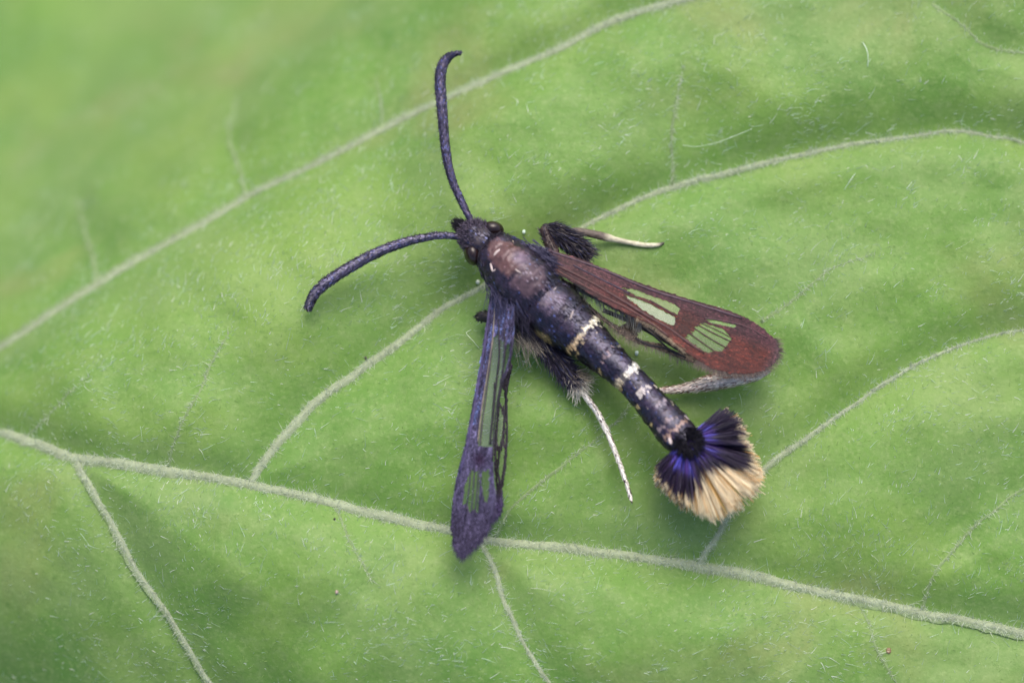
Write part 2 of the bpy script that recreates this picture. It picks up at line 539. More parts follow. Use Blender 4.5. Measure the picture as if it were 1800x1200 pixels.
RIB_C = lin(190, 202, 166)*0.60
hr_root, hr_dir, hr_len, hr_bend, hr_r, hr_c = [], [], [], [], [], []
for idx, (nm, xy, hw, wt) in enumerate(VW):
    z = H(xy[:, 0], xy[:, 1])
    c3 = np.column_stack([xy, z])
    n = max(24, len(xy)*2)
    u0 = np.linspace(0, 1, len(xy))
    u1 = np.linspace(0, 1, n)
    c3 = np.column_stack([np.interp(u1, u0, c3[:, q]) for q in range(3)])
    w = np.interp(u1, u0, hw)*(1+0.14*vnoise(u1*len(xy)*0.9, u1*0, 1, idx+9)+0.12*vnoise(u1*len(xy)*0.25, u1*0, 1, idx+29))
    fade = np.clip((1-u1)*9, 0.15, 1) if wt < 0.6 else np.ones(n)
    w = w*fade
    rise = w*0.25
    minor = wt < 0.45
    w = w*(0.72 if nm == 'midrib' else (0.70 if minor else 0.62))
    c3[:, 2] += w*(-0.08 if minor else 0.02)
    V, F, G, N, T, ang = sweep(c3, w, w*0.36, 16)
    Lt_ = norm(np.cross(T, A([0, 0, 1.])))
    Ut_ = np.cross(Lt_, T)
    sa_, ca_ = np.sin(ang), np.cos(ang)
    prof = np.where(ca_ > -0.01, 0.52*np.exp(-(sa_*1.7/0.78)**2)-0.05, -0.36)
    ring = c3[:, None]+w[:, None, None]*(1.7*sa_[None, :, None]*Lt_[:, None]+prof[None, :, None]*Ut_[:, None])
    V = np.vstack([ring.reshape(-1, 3), c3[:1], c3[-1:]])
    lat_ = norm(np.cross(T, A([0, 0, 1.])))
    jt = np.concatenate([np.repeat(w, 16), [0, 0]])*0.22*vnoise(V[:, 0], V[:, 1], 9, 14)
    V = V+np.vstack([np.repeat(lat_, 16, 0), lat_[:1], lat_[-1:]])*jt[:, None]
    cc = np.broadcast_to(RIB_C, (len(V), 3)) if wt > 0.45 else np.broadcast_to(RIB_C*0.32+A([0.14, 0.23, 0.065])*0.68, (len(V), 3))
    cc = cc*(1+0.12*vnoise(V[:, 0], V[:, 1], 4, 8))[:, None]
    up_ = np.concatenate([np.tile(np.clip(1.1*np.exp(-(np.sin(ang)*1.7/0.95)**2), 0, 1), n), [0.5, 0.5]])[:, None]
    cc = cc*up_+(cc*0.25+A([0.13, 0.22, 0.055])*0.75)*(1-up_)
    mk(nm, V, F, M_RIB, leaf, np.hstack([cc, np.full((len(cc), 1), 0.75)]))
    # felt of fine hairs on the vein
    length = np.sum(np.linalg.norm(np.diff(c3, axis=0), axis=1))
    dens = 200 if wt > 0.85 else (150 if wt > 0.6 else 60)
    m = int(length*dens)
    f = rng.random(m)*(n-1)
    k = f.astype(int)
    fr = (f-k)[:, None]
    ctr = c3[k]*(1-fr)+c3[np.minimum(k+1, n-1)]*fr
    a = rng.normal(0, 0.85 if not minor else 1.2, m)
    Tm = T[k]
    Lt = norm(np.cross(Tm, A([0, 0, 1.])))
    U = np.cross(Lt, Tm)
    ww = w[k][:, None]
    rt = ctr+Lt*np.sin(a)[:, None]*ww*1.1+U*np.cos(a)[:, None]*ww*0.36
    dr = Lt*np.sin(a)[:, None]*0.7+U*np.cos(a)[:, None]*0.35+rng.normal(0, 0.55, (m, 3))
    dr[:, 2] = np.abs(dr[:, 2])*0.8
    hr_root.append(rt); hr_dir.append(dr)
    hr_len.append(rng.uniform(0.04, 0.12, m)); hr_bend.append(rng.normal(0, 0.45, (m, 3)))
    hr_r.append(rng.uniform(0.004, 0.0075, m))
    hr_c.append(lin(226, 236, 214)*rng.uniform(0.5, 1.0, m)[:, None])
cat = np.concatenate
hairs('vein_down', cat(hr_root), cat(hr_dir), cat(hr_len), cat(hr_bend), cat(hr_r), cat(hr_c), cat(hr_c), M_DOWN, leaf, segs=3, rough=0.45, ribbon=True)

# scattered hairs of the blade
m = 105000
hx = rng.uniform(-12.5, 12.5, m)
hy = rng.uniform(-9.5, 10.5, m)
dn = 0.5+0.5*vnoise(hx, hy, 0.6, 21)+0.35*vnoise(hx, hy, 2.2, 22)
dv_ = vdist(hx, hy)[1]
keep = rng.random(m) < np.clip(0.07+0.85*np.clip(dn, 0, 2)**2.6+0.35*np.exp(-dv_/0.35), 0.05, 1)*0.62
hx, hy = hx[keep], hy[keep]
# small woolly tufts here and there
tx = rng.uniform(-11, 11, 260); ty = rng.uniform(-8, 9, 260)
kx = rng.integers(0, 260, 4200)
hx = cat([hx, tx[kx]+rng.normal(0, 0.14, 4200)])
hy = cat([hy, ty[kx]+rng.normal(0, 0.14, 4200)])
m = len(hx)
hz, hn = hnormal(hx, hy)
th = math.radians(38)+0.9*vnoise(hx, hy, 0.45, 24)+rng.normal(0, 0.55, m)
dr = np.stack([np.cos(th), np.sin(th), np.zeros(m)], -1)
dr = norm(dr-(dr*hn).sum(-1, keepdims=True)*hn)+hn*np.abs(rng.normal(0.18, 0.25, m))[:, None]
rt = np.stack([hx, hy, hz+0.004], -1)
ln = np.clip(rng.gamma(2.6, 0.034, m), 0.03, 0.4)
br = np.clip(rng.gamma(2.6, 0.40, m), 0.75, 1.75)[:, None]
hc = lin(214, 238, 218)*0.75*br
bend = rng.normal(0, 0.22, (m, 3))-hn*0.12
hairs('leaf_down', rt, dr, ln, bend, rng.uniform(0.003, 0.0072, m), np.clip(hc, 0, 0.9), np.clip(hc*1.1, 0, 0.92), M_DOWN, leaf, segs=3, rough=0.4, ribbon=True)
# pale fluff: very short hairs everywhere
m = 26000
hx = rng.uniform(-11, 11, m); hy = rng.uniform(-8, 9, m)
hz, hn = hnormal(hx, hy)
th = rng.uniform(0, 2*np.pi, m)
dr = np.stack([np.cos(th), np.sin(th), np.abs(rng.normal(0.3, 0.3, m))], -1)
hc = np.broadcast_to(lin(172, 208, 120)*0.62, (m, 3))*rng.uniform(0.8, 1.2, (m, 1))
hairs('short_down', np.stack([hx, hy, hz], -1), dr, rng.uniform(0.03, 0.08, m), rng.normal(0, 0.2, (m, 3)), rng.uniform(0.003, 0.006, m), hc, hc, M_DOWN, leaf, segs=2, rough=0.5, ribbon=True)

# stalk that carries the leaf
pb = A([org[0], org[1], H(A([org[0]]), A([org[1]]))[0]])
st = crom(A([pb+A([1.0, -0.2, -0.1]), pb+A([-1.5, 0.4, -0.6]), pb+A([-5, 1, -4]), pb+A([-7, 2, -14]), A([pb[0]-7.5, pb[1]+2.5, GZ-0.8])]), 50)
st = np.vstack([st])
V, F, *_r = sweep(st, np.linspace(0.17, 0.35, len(st)), np.linspace(0.17, 0.35, len(st)), 14, nref=(0.3, 1, 0.1))
mk('stalk', V, F, M_RIB, leaf, np.broadcast_to(A([0.17, 0.2, 0.1]), (len(V), 3)))

# ------------------------------------------------------------------ the moth
Z0 = float(PL(1000, 600)[0, 2])
moth = bpy.data.objects.new('clearwing_moth', None)
moth_at = P(1000, 560, Z0)
col.objects.link(moth)
tag(moth, 'dark clearwing moth with cream-banded abdomen and fan tail resting on the leaf', 'moth')


def Q(px, py, z):
    return P(px, py, Z0+A(z, float))


# --- body: head, thorax and abdomen as one continuous surface
PROF = A([
    (810, 396, .84, 6), (817, 401, .86, 15), (826, 408, .88, 24), (838, 418, .90, 30), (850, 428, .87, 31), (858, 434, .87, 32),
    (870, 444, .90, 40), (890, 463, .93, 49), (912, 485, .94, 56), (932, 505, .92, 55), (948, 522, .86, 48), (962, 537, .84, 51), (985, 558, .80, 50),
    (1010, 579, .77, 44), (1030, 596, .76, 38), (1065, 628, .74, 31), (1100, 660, .72, 27), (1130, 692, .70, 27), (1160, 727, .68, 29.5),
    (1185, 756, .66, 33), (1198, 771, .65, 29), (1206, 779, .64, 14)])
NB = 330
pr = crom(PROF, NB)
bpx = pr[:, :2]
arc = np.concatenate([[0], np.cumsum(np.linalg.norm(np.diff(bpx, axis=0), axis=1))])


def s_at(px, py):
    return arc[np.argmin(np.hypot(bpx[:, 0]-px, bpx[:, 1]-py))]


axis3 = Q(pr[:, 0], pr[:, 1], pr[:, 2])
rl = pr[:, 3]/100
seg_s = [s_at(*p) for p in ((948, 522), (992, 564), (1033, 598), (1068, 631), (1103, 664), (1134, 697), (1160, 727), (1184, 755))]
groove = np.ones(NB)
for q in seg_s:
    dq = arc-q
    groove *= 1-0.055*np.exp(-(dq/2.5)**2)+0.02*np.exp(-((dq+9)/6)**2)
groove *= 1-0.12*np.exp(-((arc-s_at(852, 430))/5)**2)
rl = rl*groove
V, F, G, N, T, ang = sweep(axis3, rl, rl*0.86, 72)
lump = 0.014*vnoise(G[..., 0]*1.0+G[..., 2], G[..., 1], 7, 31)+0.008*vnoise(G[..., 0]+G[..., 2], G[..., 1], 18, 32)
G = G+N*lump[..., None]
V = V.copy()
V[:NB*72] = G.reshape(-1, 3)

sA, sB, sN = s_at(1024, 590), s_at(1100, 660), s_at(848, 427)


def pig(s, a):
    """pigment of the body: arc length s (px), angle a (0 top, + towards the cream side); rgb and roughness"""
    s = A(s, float)
    a = (A(a, float)+np.pi) % (2*np.pi)-np.pi
    n1 = vnoise(s*0.06, a*2.2, 1, 41)
    n2 = vnoise(s*0.22, a*6, 1, 42)
    jag = 2.2*vnoise(s*0.02, a*16, 1, 43)+1.5*vnoise(s*0.02, a*30, 1, 44)
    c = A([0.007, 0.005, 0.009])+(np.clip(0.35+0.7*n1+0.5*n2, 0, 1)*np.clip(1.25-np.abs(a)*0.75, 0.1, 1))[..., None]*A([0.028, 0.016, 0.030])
    r = np.full(s.shape, 0.34)

    def put(mask, colr, rr=None):
        nonlocal c, r
        mask = np.clip(mask, 0, 1)[..., None]
        c = c*(1-mask)+A(colr)*mask
        if rr is not None:
            r = r*(1-mask[..., 0])+rr*mask[..., 0]
    # head and collar
    put(1.0*(s < sN+8), (0.018, 0.013, 0.017), 0.5)
    # bare brown shield of the thorax, then a duller plate behind
    s1, s2 = s_at(890, 462), s_at(924, 497)
    e1 = np.abs((s-s1)/36)**2.6+np.abs((a-0.05)/0.62)**2.6
    put(2.6-2.5*e1+0.6*n2, (0.090, 0.043, 0.038), 0.30)
    e2 = ((s-s2)/24)**2+((a+0.0)/0.66)**2
    put((2.2-2.2*e2+0.8*n2)*0.85, (0.072, 0.044, 0.052), 0.34)
    put(np.clip(1.2-((s-s_at(905, 477))/16)**2-((a-0.32)/0.3)**2, 0, 1)*0.7, (0.12, 0.09, 0.14), 0.4)
    s3 = s_at(965, 540)
    put((1.2-((s-s3)/16)**2-((a-0.1)/0.55)**2+0.4*n2)*0.8, (0.085, 0.058, 0.085), 0.42)
    # ochre flank at the waist
    put(1.5-((s-s_at(985, 558))/16)**2-((a+1.5)/0.42)**2, (0.36, 0.25, 0.10), 0.5)
    # first band: thin, jagged, white on one side and orange on the other
    d = s-sA+jag*1.3
    b = np.clip(2.2-np.abs(d)/2.6, 0, 1)*(np.abs(a) < 1.75)
    mixw = np.clip((a+0.9)/1.5, 0, 1)[..., None]
    cb = A([0.52, 0.34, 0.16])*(1-mixw)+A([0.74, 0.68, 0.52])*mixw
    c = c*(1-b[..., None])+cb*b[..., None]
    put((np.abs(s-sA-11+jag) < 3.2)*(np.abs(a+0.45) < 0.3)*(n2 > -0.2)*0.8, (0.50, 0.38, 0.22))
    # faint second ring of pale scales
    d = s-s_at(1064, 627)
    put((np.abs(d+jag) < 3.5)*(np.abs(a) < 0.55)*(n2 > -0.1)*0.75, (0.30, 0.21, 0.21))
    # broad white band
    d = s-sB+jag
    b = np.clip(2.4-np.abs(d)/3.6, 0, 1)
    cb = A([0.50, 0.40, 0.25])*(1-mixw)+A([0.80, 0.78, 0.70])*mixw
    gap = (np.abs(a+0.42) < 0.16)*0.8
    b = b*(1-gap)
    c = c*(1-b[..., None])+cb*b[..., None]
    # broken pale spots towards the tail
    for (px_, py_, wdt, colr, aw, ac) in ((1128, 690, 5, (0.45, 0.40, 0.36), 0.55, 0.05), (1152, 717, 3.5, (0.22, 0.18, 0.20), 0.4, 0.3), (1172, 741, 4, (0.20, 0.15, 0.15), 0.7, -0.2), (1184, 755, 4.5, (0.34, 0.22, 0.16), 0.95, 0.0)):
        d = s-s_at(px_, py_)
        put((np.abs(d+jag) < wdt)*(np.abs(a-ac) < aw)*(n2 > -0.35)*0.85, colr)
    for q in seg_s[2:7]:
        put((np.abs(s-q-3+jag) < 3)*(np.abs(a+1.15) < 0.22), (0.42, 0.30, 0.13))
        put((np.abs(s-q+2+jag) < 2.2)*(np.abs(a-1.05) < 0.13), (0.55, 0.50, 0.40))
    put(1.0*(s > s_at(1196, 769)), (0.006, 0.005, 0.007), 0.7)
    return c, r


SS, AA = np.meshgrid(arc, ang, indexing='ij')
# sweep's lateral axis: positive sin(angle) lies to the body's own side that faces the tail's cream half -> flip so + is the upper side in the photo
SGN = 1.0 if (G[NB//2, 18]-axis3[NB//2])[1] > 0 else -1.0
c, r = pig(SS, AA*SGN)
C = np.hstack([np.vstack([c.reshape(-1, 3), c[0, :1], c[-1, :1]]), np.concatenate([r.ravel(), [0.5, 0.5]])[:, None]])
body = mk('body', V, F, M_BODY, moth, C)

# scales over the body
m = 11000
fi = rng.random(m)**0.9*(NB-4)
ki = fi.astype(int)
kj = rng.integers(0, 72, m)
aa = ((ang[kj]*SGN+np.pi) % (2*np.pi))-np.pi
sc_s = arc[ki]
ok = (np.abs(aa) < 2.0)
ok &= ~((((sc_s-s_at(890, 462))/36)**2+((aa-0.05)/0.56)**2 < 0.95) & (rng.random(m) < 0.94))
ok &= ~((((sc_s-s_at(924, 497))/24)**2+(aa/0.66)**2 < 0.8) & (rng.random(m) < 0.75))
ok &= (sc_s > s_at(826, 408))
ki, kj, aa = ki[ok], kj[ok], aa[ok]
c, r = pig(arc[ki], aa)
m = len(ki)
lum = c.sum(1) > 0.5
c = c*rng.uniform(0.55, 1.7, (m, 1))
blue = (rng.random(m) < 0.04) & ~lum  # scattered blue scales imitate glints by colour
c[blue] = A([0.035, 0.045, 0.13])*rng.uniform(0.6, 1.6, (blue.sum(), 1))
tan_ = (rng.random(m) < 0.004) & ~lum
c[tan_] = A([0.30, 0.24, 0.19])
dd = T[ki]+rng.normal(0, 0.16, (m, 3))
scales('body_scales', G[ki, kj]+N[ki, kj]*0.002, N[ki, kj], dd, rng.uniform(0.04, 0.075, m), rng.uniform(0.02, 0.04, m), np.clip(c, 0, 0.85), M_SCALE, body, lift=0.05)

# fur of head, collar and the sides of the thorax
def fur(name, parent, n, centre, spread, direction, dj, L, c0, c1, r=0.008, bendz=0.0, mat=None):
    centre = A(centre, float)
    ii = rng.integers(0, len(centre), n)
    p = centre[ii]+rng.normal(0, 1, (n, 3))*A(spread)
    d = A(direction, float)
    d = (d[ii] if d.ndim == 2 else np.broadcast_to(d, (n, 3)))
    d = norm(d)+rng.normal(0, dj, (n, 3))
    b = rng.normal(0, 0.12, (n, 3))
    b[:, 2] += bendz
    k = rng.uniform(0.6, 1.5, (n, 1))
    return hairs(name, p, d, rng.uniform(L[0], L[1], n), b, rng.uniform(0.6, 1.2, n)*r, A(c0)*k, A(c1)*k, mat or M_FUR, parent, segs=3)


head_k = np.where((arc > s_at(817, 401)) & (arc < s_at(842, 421)))[0]
n = 900
ki = rng.choice(head_k, n); kj = rng.integers(0, 72, n)
ok = np.abs(((ang[kj]+np.pi) % (2*np.pi))-np.pi) < 1.9
ki, kj = ki[ok], kj[ok]
n = len(ki)
hc = A([0.045, 0.035, 0.052])*rng.uniform(0.3, 2.2, (n, 1))
hairs('head_fur', G[ki, kj], N[ki, kj]*0.55-T[ki]*0.7+rng.normal(0, 0.3, (n, 3)), rng.uniform(0.04, 0.10, n), rng.normal(0, 0.2, (n, 3)), rng.uniform(0.006, 0.012, n), hc, hc*1.4, M_FUR, body)
col_k = np.where((arc > s_at(847, 426)) & (arc < s_at(864, 439)))[0]
n = 1100
ki = rng.choice(col_k, n); kj = rng.integers(0, 72, n)
hc = A([0.016, 0.013, 0.018])*rng.uniform(0.3, 2.2, (n, 1))
hairs('collar_fur', G[ki, kj], N[ki, kj]*0.5+T[ki]*0.7+rng.normal(0, 0.2, (n, 3)), rng.uniform(0.04, 0.09, n), rng.normal(0, 0.2, (n, 3)), rng.uniform(0.006, 0.011, n), hc, hc*1.5, M_FUR, body)
th_k = np.where((arc > s_at(866, 441)) & (arc < s_at(960, 536)))[0]
n = 1900
ki = rng.choice(th_k, n); kj = rng.integers(0, 72, n)
av = np.abs(((ang[kj]+np.pi) % (2*np.pi))-np.pi)
ok = (av > 0.8) & (av < 2.2)
ki, kj = ki[ok], kj[ok]
n = len(ki)
hc = A([0.028, 0.022, 0.040])*rng.uniform(0.3, 2.4, (n, 1))
bl = rng.random(n) < 0.12
hc[bl] = A([0.06, 0.08, 0.20])*rng.uniform(0.5, 1.5, (bl.sum(), 1))
hairs('thorax_fur', G[ki, kj], N[ki, kj]*0.16+T[ki]*0.9+rng.normal(0, 0.16, (n, 3)), rng.uniform(0.06, 0.16, n), rng.normal(0, 0.2, (n, 3)), rng.uniform(0.006, 0.011, n), hc, hc*1.4, M_FUR, body)

# eyes
em, et, eb = newmat('moth_eye')
eb.inputs['Base Color'].default_value = (0.016, 0.007, 0.007, 1)
eb.inputs['Roughness'].default_value = 0.22
ev = et.nodes.new('ShaderNodeTexVoronoi'); ev.inputs['Scale'].default_value = 1500
etc = et.nodes.new('ShaderNodeTexCoord'); et.links.new(etc.outputs['Object'], ev.inputs['Vector'])
ebp = et.nodes.new('ShaderNodeBump'); ebp.inputs['Strength'].default_value = 0.12; ebp.inputs['Distance'].default_value = 0.0002
et.links.new(ev.outputs['Distance'], ebp.inputs['Height']); et.links.new(ebp.outputs[0], eb.inputs['Normal'])


def ellipsoid(ctr, e1, e2, e3, nu=28, nvv=18):
    u = np.linspace(0, 2*np.pi, nu, endpoint=False)
    v = np.linspace(0.02, np.pi-0.02, nvv)
    uu, vv = np.meshgrid(u, v, indexing='ij')
    Vv = ctr+np.cos(uu)[..., None]*np.sin(vv)[..., None]*e1+np.sin(uu)[..., None]*np.sin(vv)[..., None]*e2+np.cos(vv)[..., None]*e3
    i, j = np.meshgrid(np.arange(nu), np.arange(nvv-1), indexing='ij')
    f = np.stack([i*nvv+j, ((i+1) % nu)*nvv+j, ((i+1) % nu)*nvv+j+1, i*nvv+j+1], -1).reshape(-1, 4)[:, ::-1]
    return Vv.reshape(-1, 3), f


def dirpx(a, b):
    return norm(Q(*b, 0.0)-Q(*a, 0.0))


for (cx, cy, ax) in ((866, 404, ((850, 404), (884, 408))), (831, 447, ((826, 430), (836, 464)))):
    e = dirpx(*ax)
    zz = A([0, 0, 1.])
    o3 = np.cross(e, zz)
    V, F = ellipsoid(Q(cx, cy, 0.90), e*0.20, zz*0.22, o3*0.15)
    mk('eye', V, F, em, body)

# --- palps
for pp in ([(822, 402, .84, 5), (813, 395, .86, 6), (806, 391, .87, 4), (802, 388, .88, 1)], [(816, 410, .80, 6), (809, 404, .82, 7), (803, 398, .83, 5), (799, 393, .84, 1)]):
    q = crom(pp, 14)
    V, F, G2, N2, T2, a2 = sweep(Q(q[:, 0], q[:, 1], q[:, 2]), q[:, 3]/100, q[:, 3]/100, 12)
    palp = mk('palp', V, F, M_BODY, moth, np.broadcast_to(A([0.007, 0.006, 0.008, 0.6]), (len(V), 4)))
    n = 120
    ki = rng.integers(2, 14, n); kj = rng.integers(0, 12, n)
    hairs('bristle', G2[ki, kj], N2[ki, kj]*0.35+T2[ki]+rng.normal(0, 0.15, (n, 3)), rng.uniform(0.05, 0.12, n), rng.normal(0, 0.1, (n, 3)), 0.008, (0.006, 0.005, 0.007), (0.02, 0.016, 0.02), M_FUR, palp)

# --- antennae
ANT = [
    [(829, 391, .98, 4.5), (812, 355, 0.98, 5.5), (797, 322, 0.98, 6.2), (787, 285, 0.98, 7), (781, 240, 0.96, 8), (777, 190, 0.94, 8.8), (774, 150, 0.92, 9.2), (776, 122, 0.90, 8.8), (785, 104, 0.88, 7.2), (797, 95.5, 0.87, 4.6), (807, 93.5, 0.86, 2.0), (814, 92, 0.86, 0.6)],
    [(814, 417, .90, 4.5), (780, 414, .88, 5.2), (745, 418, .84, 6.2), (705, 428, .78, 7.6), (655, 448, .68, 8.8), (605, 476, .56, 9.6), (570, 500, .46, 9.6), (551, 520, .38, 8.8), (543, 538, .33, 6.8), (541, 548, .30, 2.0)]]
for qi, pp in enumerate(ANT):
    q = crom(pp, 170)
    pts = Q(q[:, 0], q[:, 1], q[:, 2])
    if qi == 1:
        lz = H(pts[:, 0], pts[:, 1])
        pts[:, 2] = np.maximum(pts[:, 2], lz+0.05)
    ringm = 1+0.10*np.abs(np.sin(np.arange(170)*0.62))
    rr = q[:, 3]/112*ringm
    V, F, G2, N2, T2, a2 = sweep(pts, rr, rr*0.9, 24)
    base_c = A([0.060, 0.049, 0.086])
    cc = base_c*(1+0.5*vnoise(V[:, 0]*3+V[:, 2], V[:, 1]*3, 3, 51))[:, None]
    tipm = np.zeros(len(V)); tipm[:-2] = np.repeat(np.clip((np.arange(170)-146)/14, 0, 1), 24); tipm[-1] = 1
    cc = cc*(1-tipm[:, None])+A([0.014, 0.009, 0.012])*tipm[:, None]
    ant = mk('antenna', V, F, M_BODY, moth, np.hstack([cc, np.full((len(cc), 1), 0.5)]))
    n = 2600
    ki = rng.integers(3, 166, n); kj = rng.integers(0, 24, n)
    cs = base_c*rng.choice([0.25, 0.6, 1.0, 1.5, 2.6], (n, 1), p=[0.25, 0.25, 0.25, 0.15, 0.10])
    bl = rng.random(n) < 0.10
    cs[bl] = A([0.07, 0.075, 0.19])*rng.uniform(0.6, 1.6, (bl.sum(), 1))
    cs[ki > 150] *= 0.35
    scales('antenna_scales', G2[ki, kj], N2[ki, kj], T2[ki]+rng.normal(0, 0.2, (n, 3)), rng.uniform(0.04, 0.07, n), rng.uniform(0.022, 0.036, n), cs, M_SCALE, ant, lift=0.22)
    # fine teeth along the front edge
    n = 420
    ki = rng.integers(15, 155, n)
    side = 6 if (G2[80, 6]-pts[80])[0 if qi == 0 else 1]*(-1 if qi == 0 else 1) > 0 else 18
    kj = (side+rng.integers(-4, 5, n)) % 24
    hairs('cilia', G2[ki, kj], N2[ki, kj]+T2[ki]*rng.normal(0.1, 0.3, (n, 1)), rng.uniform(0.03, 0.06, n), rng.normal(0, 0.2, (n, 3)), 0.005, (0.02, 0.015, 0.028), (0.03, 0.022, 0.04), M_FUR, ant, segs=2)
q = crom([(806, 94.5, 1.29), (812, 92, 1.29), (816, 90.5, 1.30)], 2)

# --- wings
def inside(pt, poly):
    x, y = pt[:, 0], pt[:, 1]
    r_ = np.zeros(len(pt), bool)
    n_ = len(poly)
    for a_ in range(n_):
        x0, y0 = poly[a_]
        x1, y1 = poly[(a_+1) % n_]
        cnd = (y0 > y) != (y1 > y)
        with np.errstate(divide='ignore', invalid='ignore'):
            xi = (x1-x0)*(y-y0)/(y1-y0)+x0
        r_ ^= cnd & (x < xi)
    return r_


mm_, mt_, mb_ = newmat('wing_membrane')
mt_.nodes.remove(mb_)
tr = mt_.nodes.new('ShaderNodeBsdfTransparent'); tr.inputs[0].default_value = (0.94, 0.95, 0.93, 1)
gl = mt_.nodes.new('ShaderNodeBsdfGlossy'); gl.inputs['Roughness'].default_value = 0.4; gl.inputs['Color'].default_value = (0.8, 0.85, 0.9, 1)
df = mt_.nodes.new('ShaderNodeBsdfDiffuse'); df.inputs['Color'].default_value = (0.35, 0.34, 0.33, 1)
m1 = mt_.nodes.new('ShaderNodeMixShader'); m1.inputs[0].default_value = 0.72
m2 = mt_.nodes.new('ShaderNodeMixShader'); m2.inputs[0].default_value = 0.06
mt_.links.new(gl.outputs[0], m1.inputs[1]); mt_.links.new(df.outputs[0], m1.inputs[2])
mt_.links.new(tr.outputs[0], m2.inputs[1]); mt_.links.new(m1.outputs[0], m2.inputs[2])
mt_.links.new(m2.outputs[0], mt_.nodes['Material Output'].inputs['Surface'])
mmh = mm_.copy(); mmh.name = 'wing_membrane_milky'
for nd in mmh.node_tree.nodes:
    if nd.type == 'MIX_SHADER' and abs(nd.inputs[0].default_value-0.06) < 1e-4:
        nd.inputs[0].default_value = 0.20


def wing(name, outline, holes, milky, zf, colf, dirpx_, nscale, sl, label=None, step=6, parent=None):
    outline = A(outline, float)
    polys = [outline]+[A(h, float) for h in holes]
    dense = []
    for pl in polys:
        o_ = []
        for a_, b_ in zip(pl, np.roll(pl, -1, 0)):
            k_ = max(1, int(np.hypot(*(b_-a_))/step))
            for t_ in range(k_):
                o_.append(a_+(b_-a_)*t_/k_)
        o_ = A(o_)
        dense.append(o_+rng.uniform(-1, 1, o_.shape)*0.9)
    vs, es = [], []
    for pl in dense:
        b0 = len(vs)
        vs += [Vector(p) for p in pl]
        es += [(b0+t_, b0+(t_+1) % len(pl)) for t_ in range(len(pl))]
    lo, hi = outline.min(0), outline.max(0)
    g = np.stack(np.meshgrid(np.arange(lo[0], hi[0], step), np.arange(lo[1], hi[1], step), indexing='ij'), -1).reshape(-1, 2)
    g = g+rng.uniform(-1.5, 1.5, g.shape)
    g = g[inside(g, outline)]
    bd = cat(dense)
    g = g[np.array([np.min(np.hypot(bd[:, 0]-p[0], bd[:, 1]-p[1])) > 2.2 for p in g])]
    vs += [Vector(p) for p in g]
    ov, oe, of, *_ = delaunay_2d_cdt(vs, es, [], 0, 1e-4)
    pv = A([tuple(v) for v in ov])
    f3 = A([t_ for t_ in of if len(t_) == 3])
    ct = pv[f3].mean(1)
    ins = inside(ct, outline)
    hol = [inside(ct, A(h, float)) for h in holes]
    anyh = np.zeros(len(ct), bool)
    for h in hol:
        anyh |= h
    W3 = Q(pv[:, 0], pv[:, 1], zf(pv[:, 0], pv[:, 1]))
    root = bpy.data.objects.new(name, None)
    col.objects.link(root)
    root.parent = moth
    if label:
        root['label'] = label

    def sub(nm, sel, mat, C_=None, off=0.0):
        u_, inv = np.unique(f3[sel].ravel(), return_inverse=True)
        ff = inv.reshape(-1, 3)
        vv = W3[u_]+A([0, 0, off])
        e1_, e2_ = vv[ff[:, 1]]-vv[ff[:, 0]], vv[ff[:, 2]]-vv[ff[:, 0]]
        if np.cross(e1_, e2_)[:, 2].mean() < 0:
            ff = ff[:, ::-1]
        return mk(nm, vv, ff, mat, root, None if C_ is None else C_(pv[u_]))
    fr_ = sub('scaled_area', ins & ~anyh, M_BODY, lambda p: np.hstack([colf(p), np.full((len(p), 1), 0.5)]))
    so = fr_.modifiers.new('thickness', 'SOLIDIFY'); so.thickness = 0.018*S; so.offset = -1
    for h_i, h in enumerate(hol):
        if (h & ins).sum():
            sub('clear_cell', h & ins, mmh if h_i in milky else mm_, off=-0.006)
    # overlapping scales on the opaque part
    p = rng.uniform(lo-2, hi+2, (nscale*6, 2))
    k_ = inside(p, outline)
    for h in holes:
        k_ &= ~inside(p, A(h, float)) & ((~inside(p+A(dirpx_)*6, A(h, float)) & ~inside(p+A(dirpx_)*3, A(h, float))) | (rng.random(len(p)) < 0.3))
    p = p[k_][:nscale]
    p3 = Q(p[:, 0], p[:, 1], zf(p[:, 0], p[:, 1])+0.006)
    q3 = Q(p[:, 0]+1, p[:, 1], zf(p[:, 0]+1, p[:, 1]))-Q(p[:, 0], p[:, 1], zf(p[:, 0], p[:, 1]))
    r3 = Q(p[:, 0], p[:, 1]+1, zf(p[:, 0], p[:, 1]+1))-Q(p[:, 0], p[:, 1], zf(p[:, 0], p[:, 1]))
    nn = norm(np.cross(r3, q3))
    nn = nn*np.sign(nn[:, 2:3])
    d3 = norm(q3*dirpx_[0]*100+r3*dirpx_[1]*100)+rng.normal(0, 0.14, (len(p), 3))
    cs = colf(p)*rng.choice([0.4, 0.75, 1.0, 1.3, 2.2], (len(p), 1), p=[0.2, 0.25, 0.25, 0.2, 0.1])
    scales('wing_scales', p3, nn, d3, rng.uniform(*sl, len(p)), rng.uniform(0.018, 0.034, len(p)), np.clip(cs, 0, 0.8), M_WING, fr_, lift=0.08)
    return root


def wing_veins(root, lines, zf, c_, off=0.012):
    for ln_ in lines:
        w_ = ln_[0]
        q_ = crom(ln_[1], 30)
        p3 = Q(q_[:, 0], q_[:, 1], zf(q_[:, 0], q_[:, 1])+off)
        ww_ = w_/200*(1+0.25*vnoise(np.arange(30)*0.6, np.zeros(30), 1, int(q_[0, 0]) % 50))
        V_, F_, *_ = sweep(p3, ww_, ww_*0.8, 8)
        mk('wing_vein', V_, F_, M_BODY, root, np.broadcast_to(A([*(ln_[2] if len(ln_) > 2 else c_), 0.5]), (len(V_), 4)))


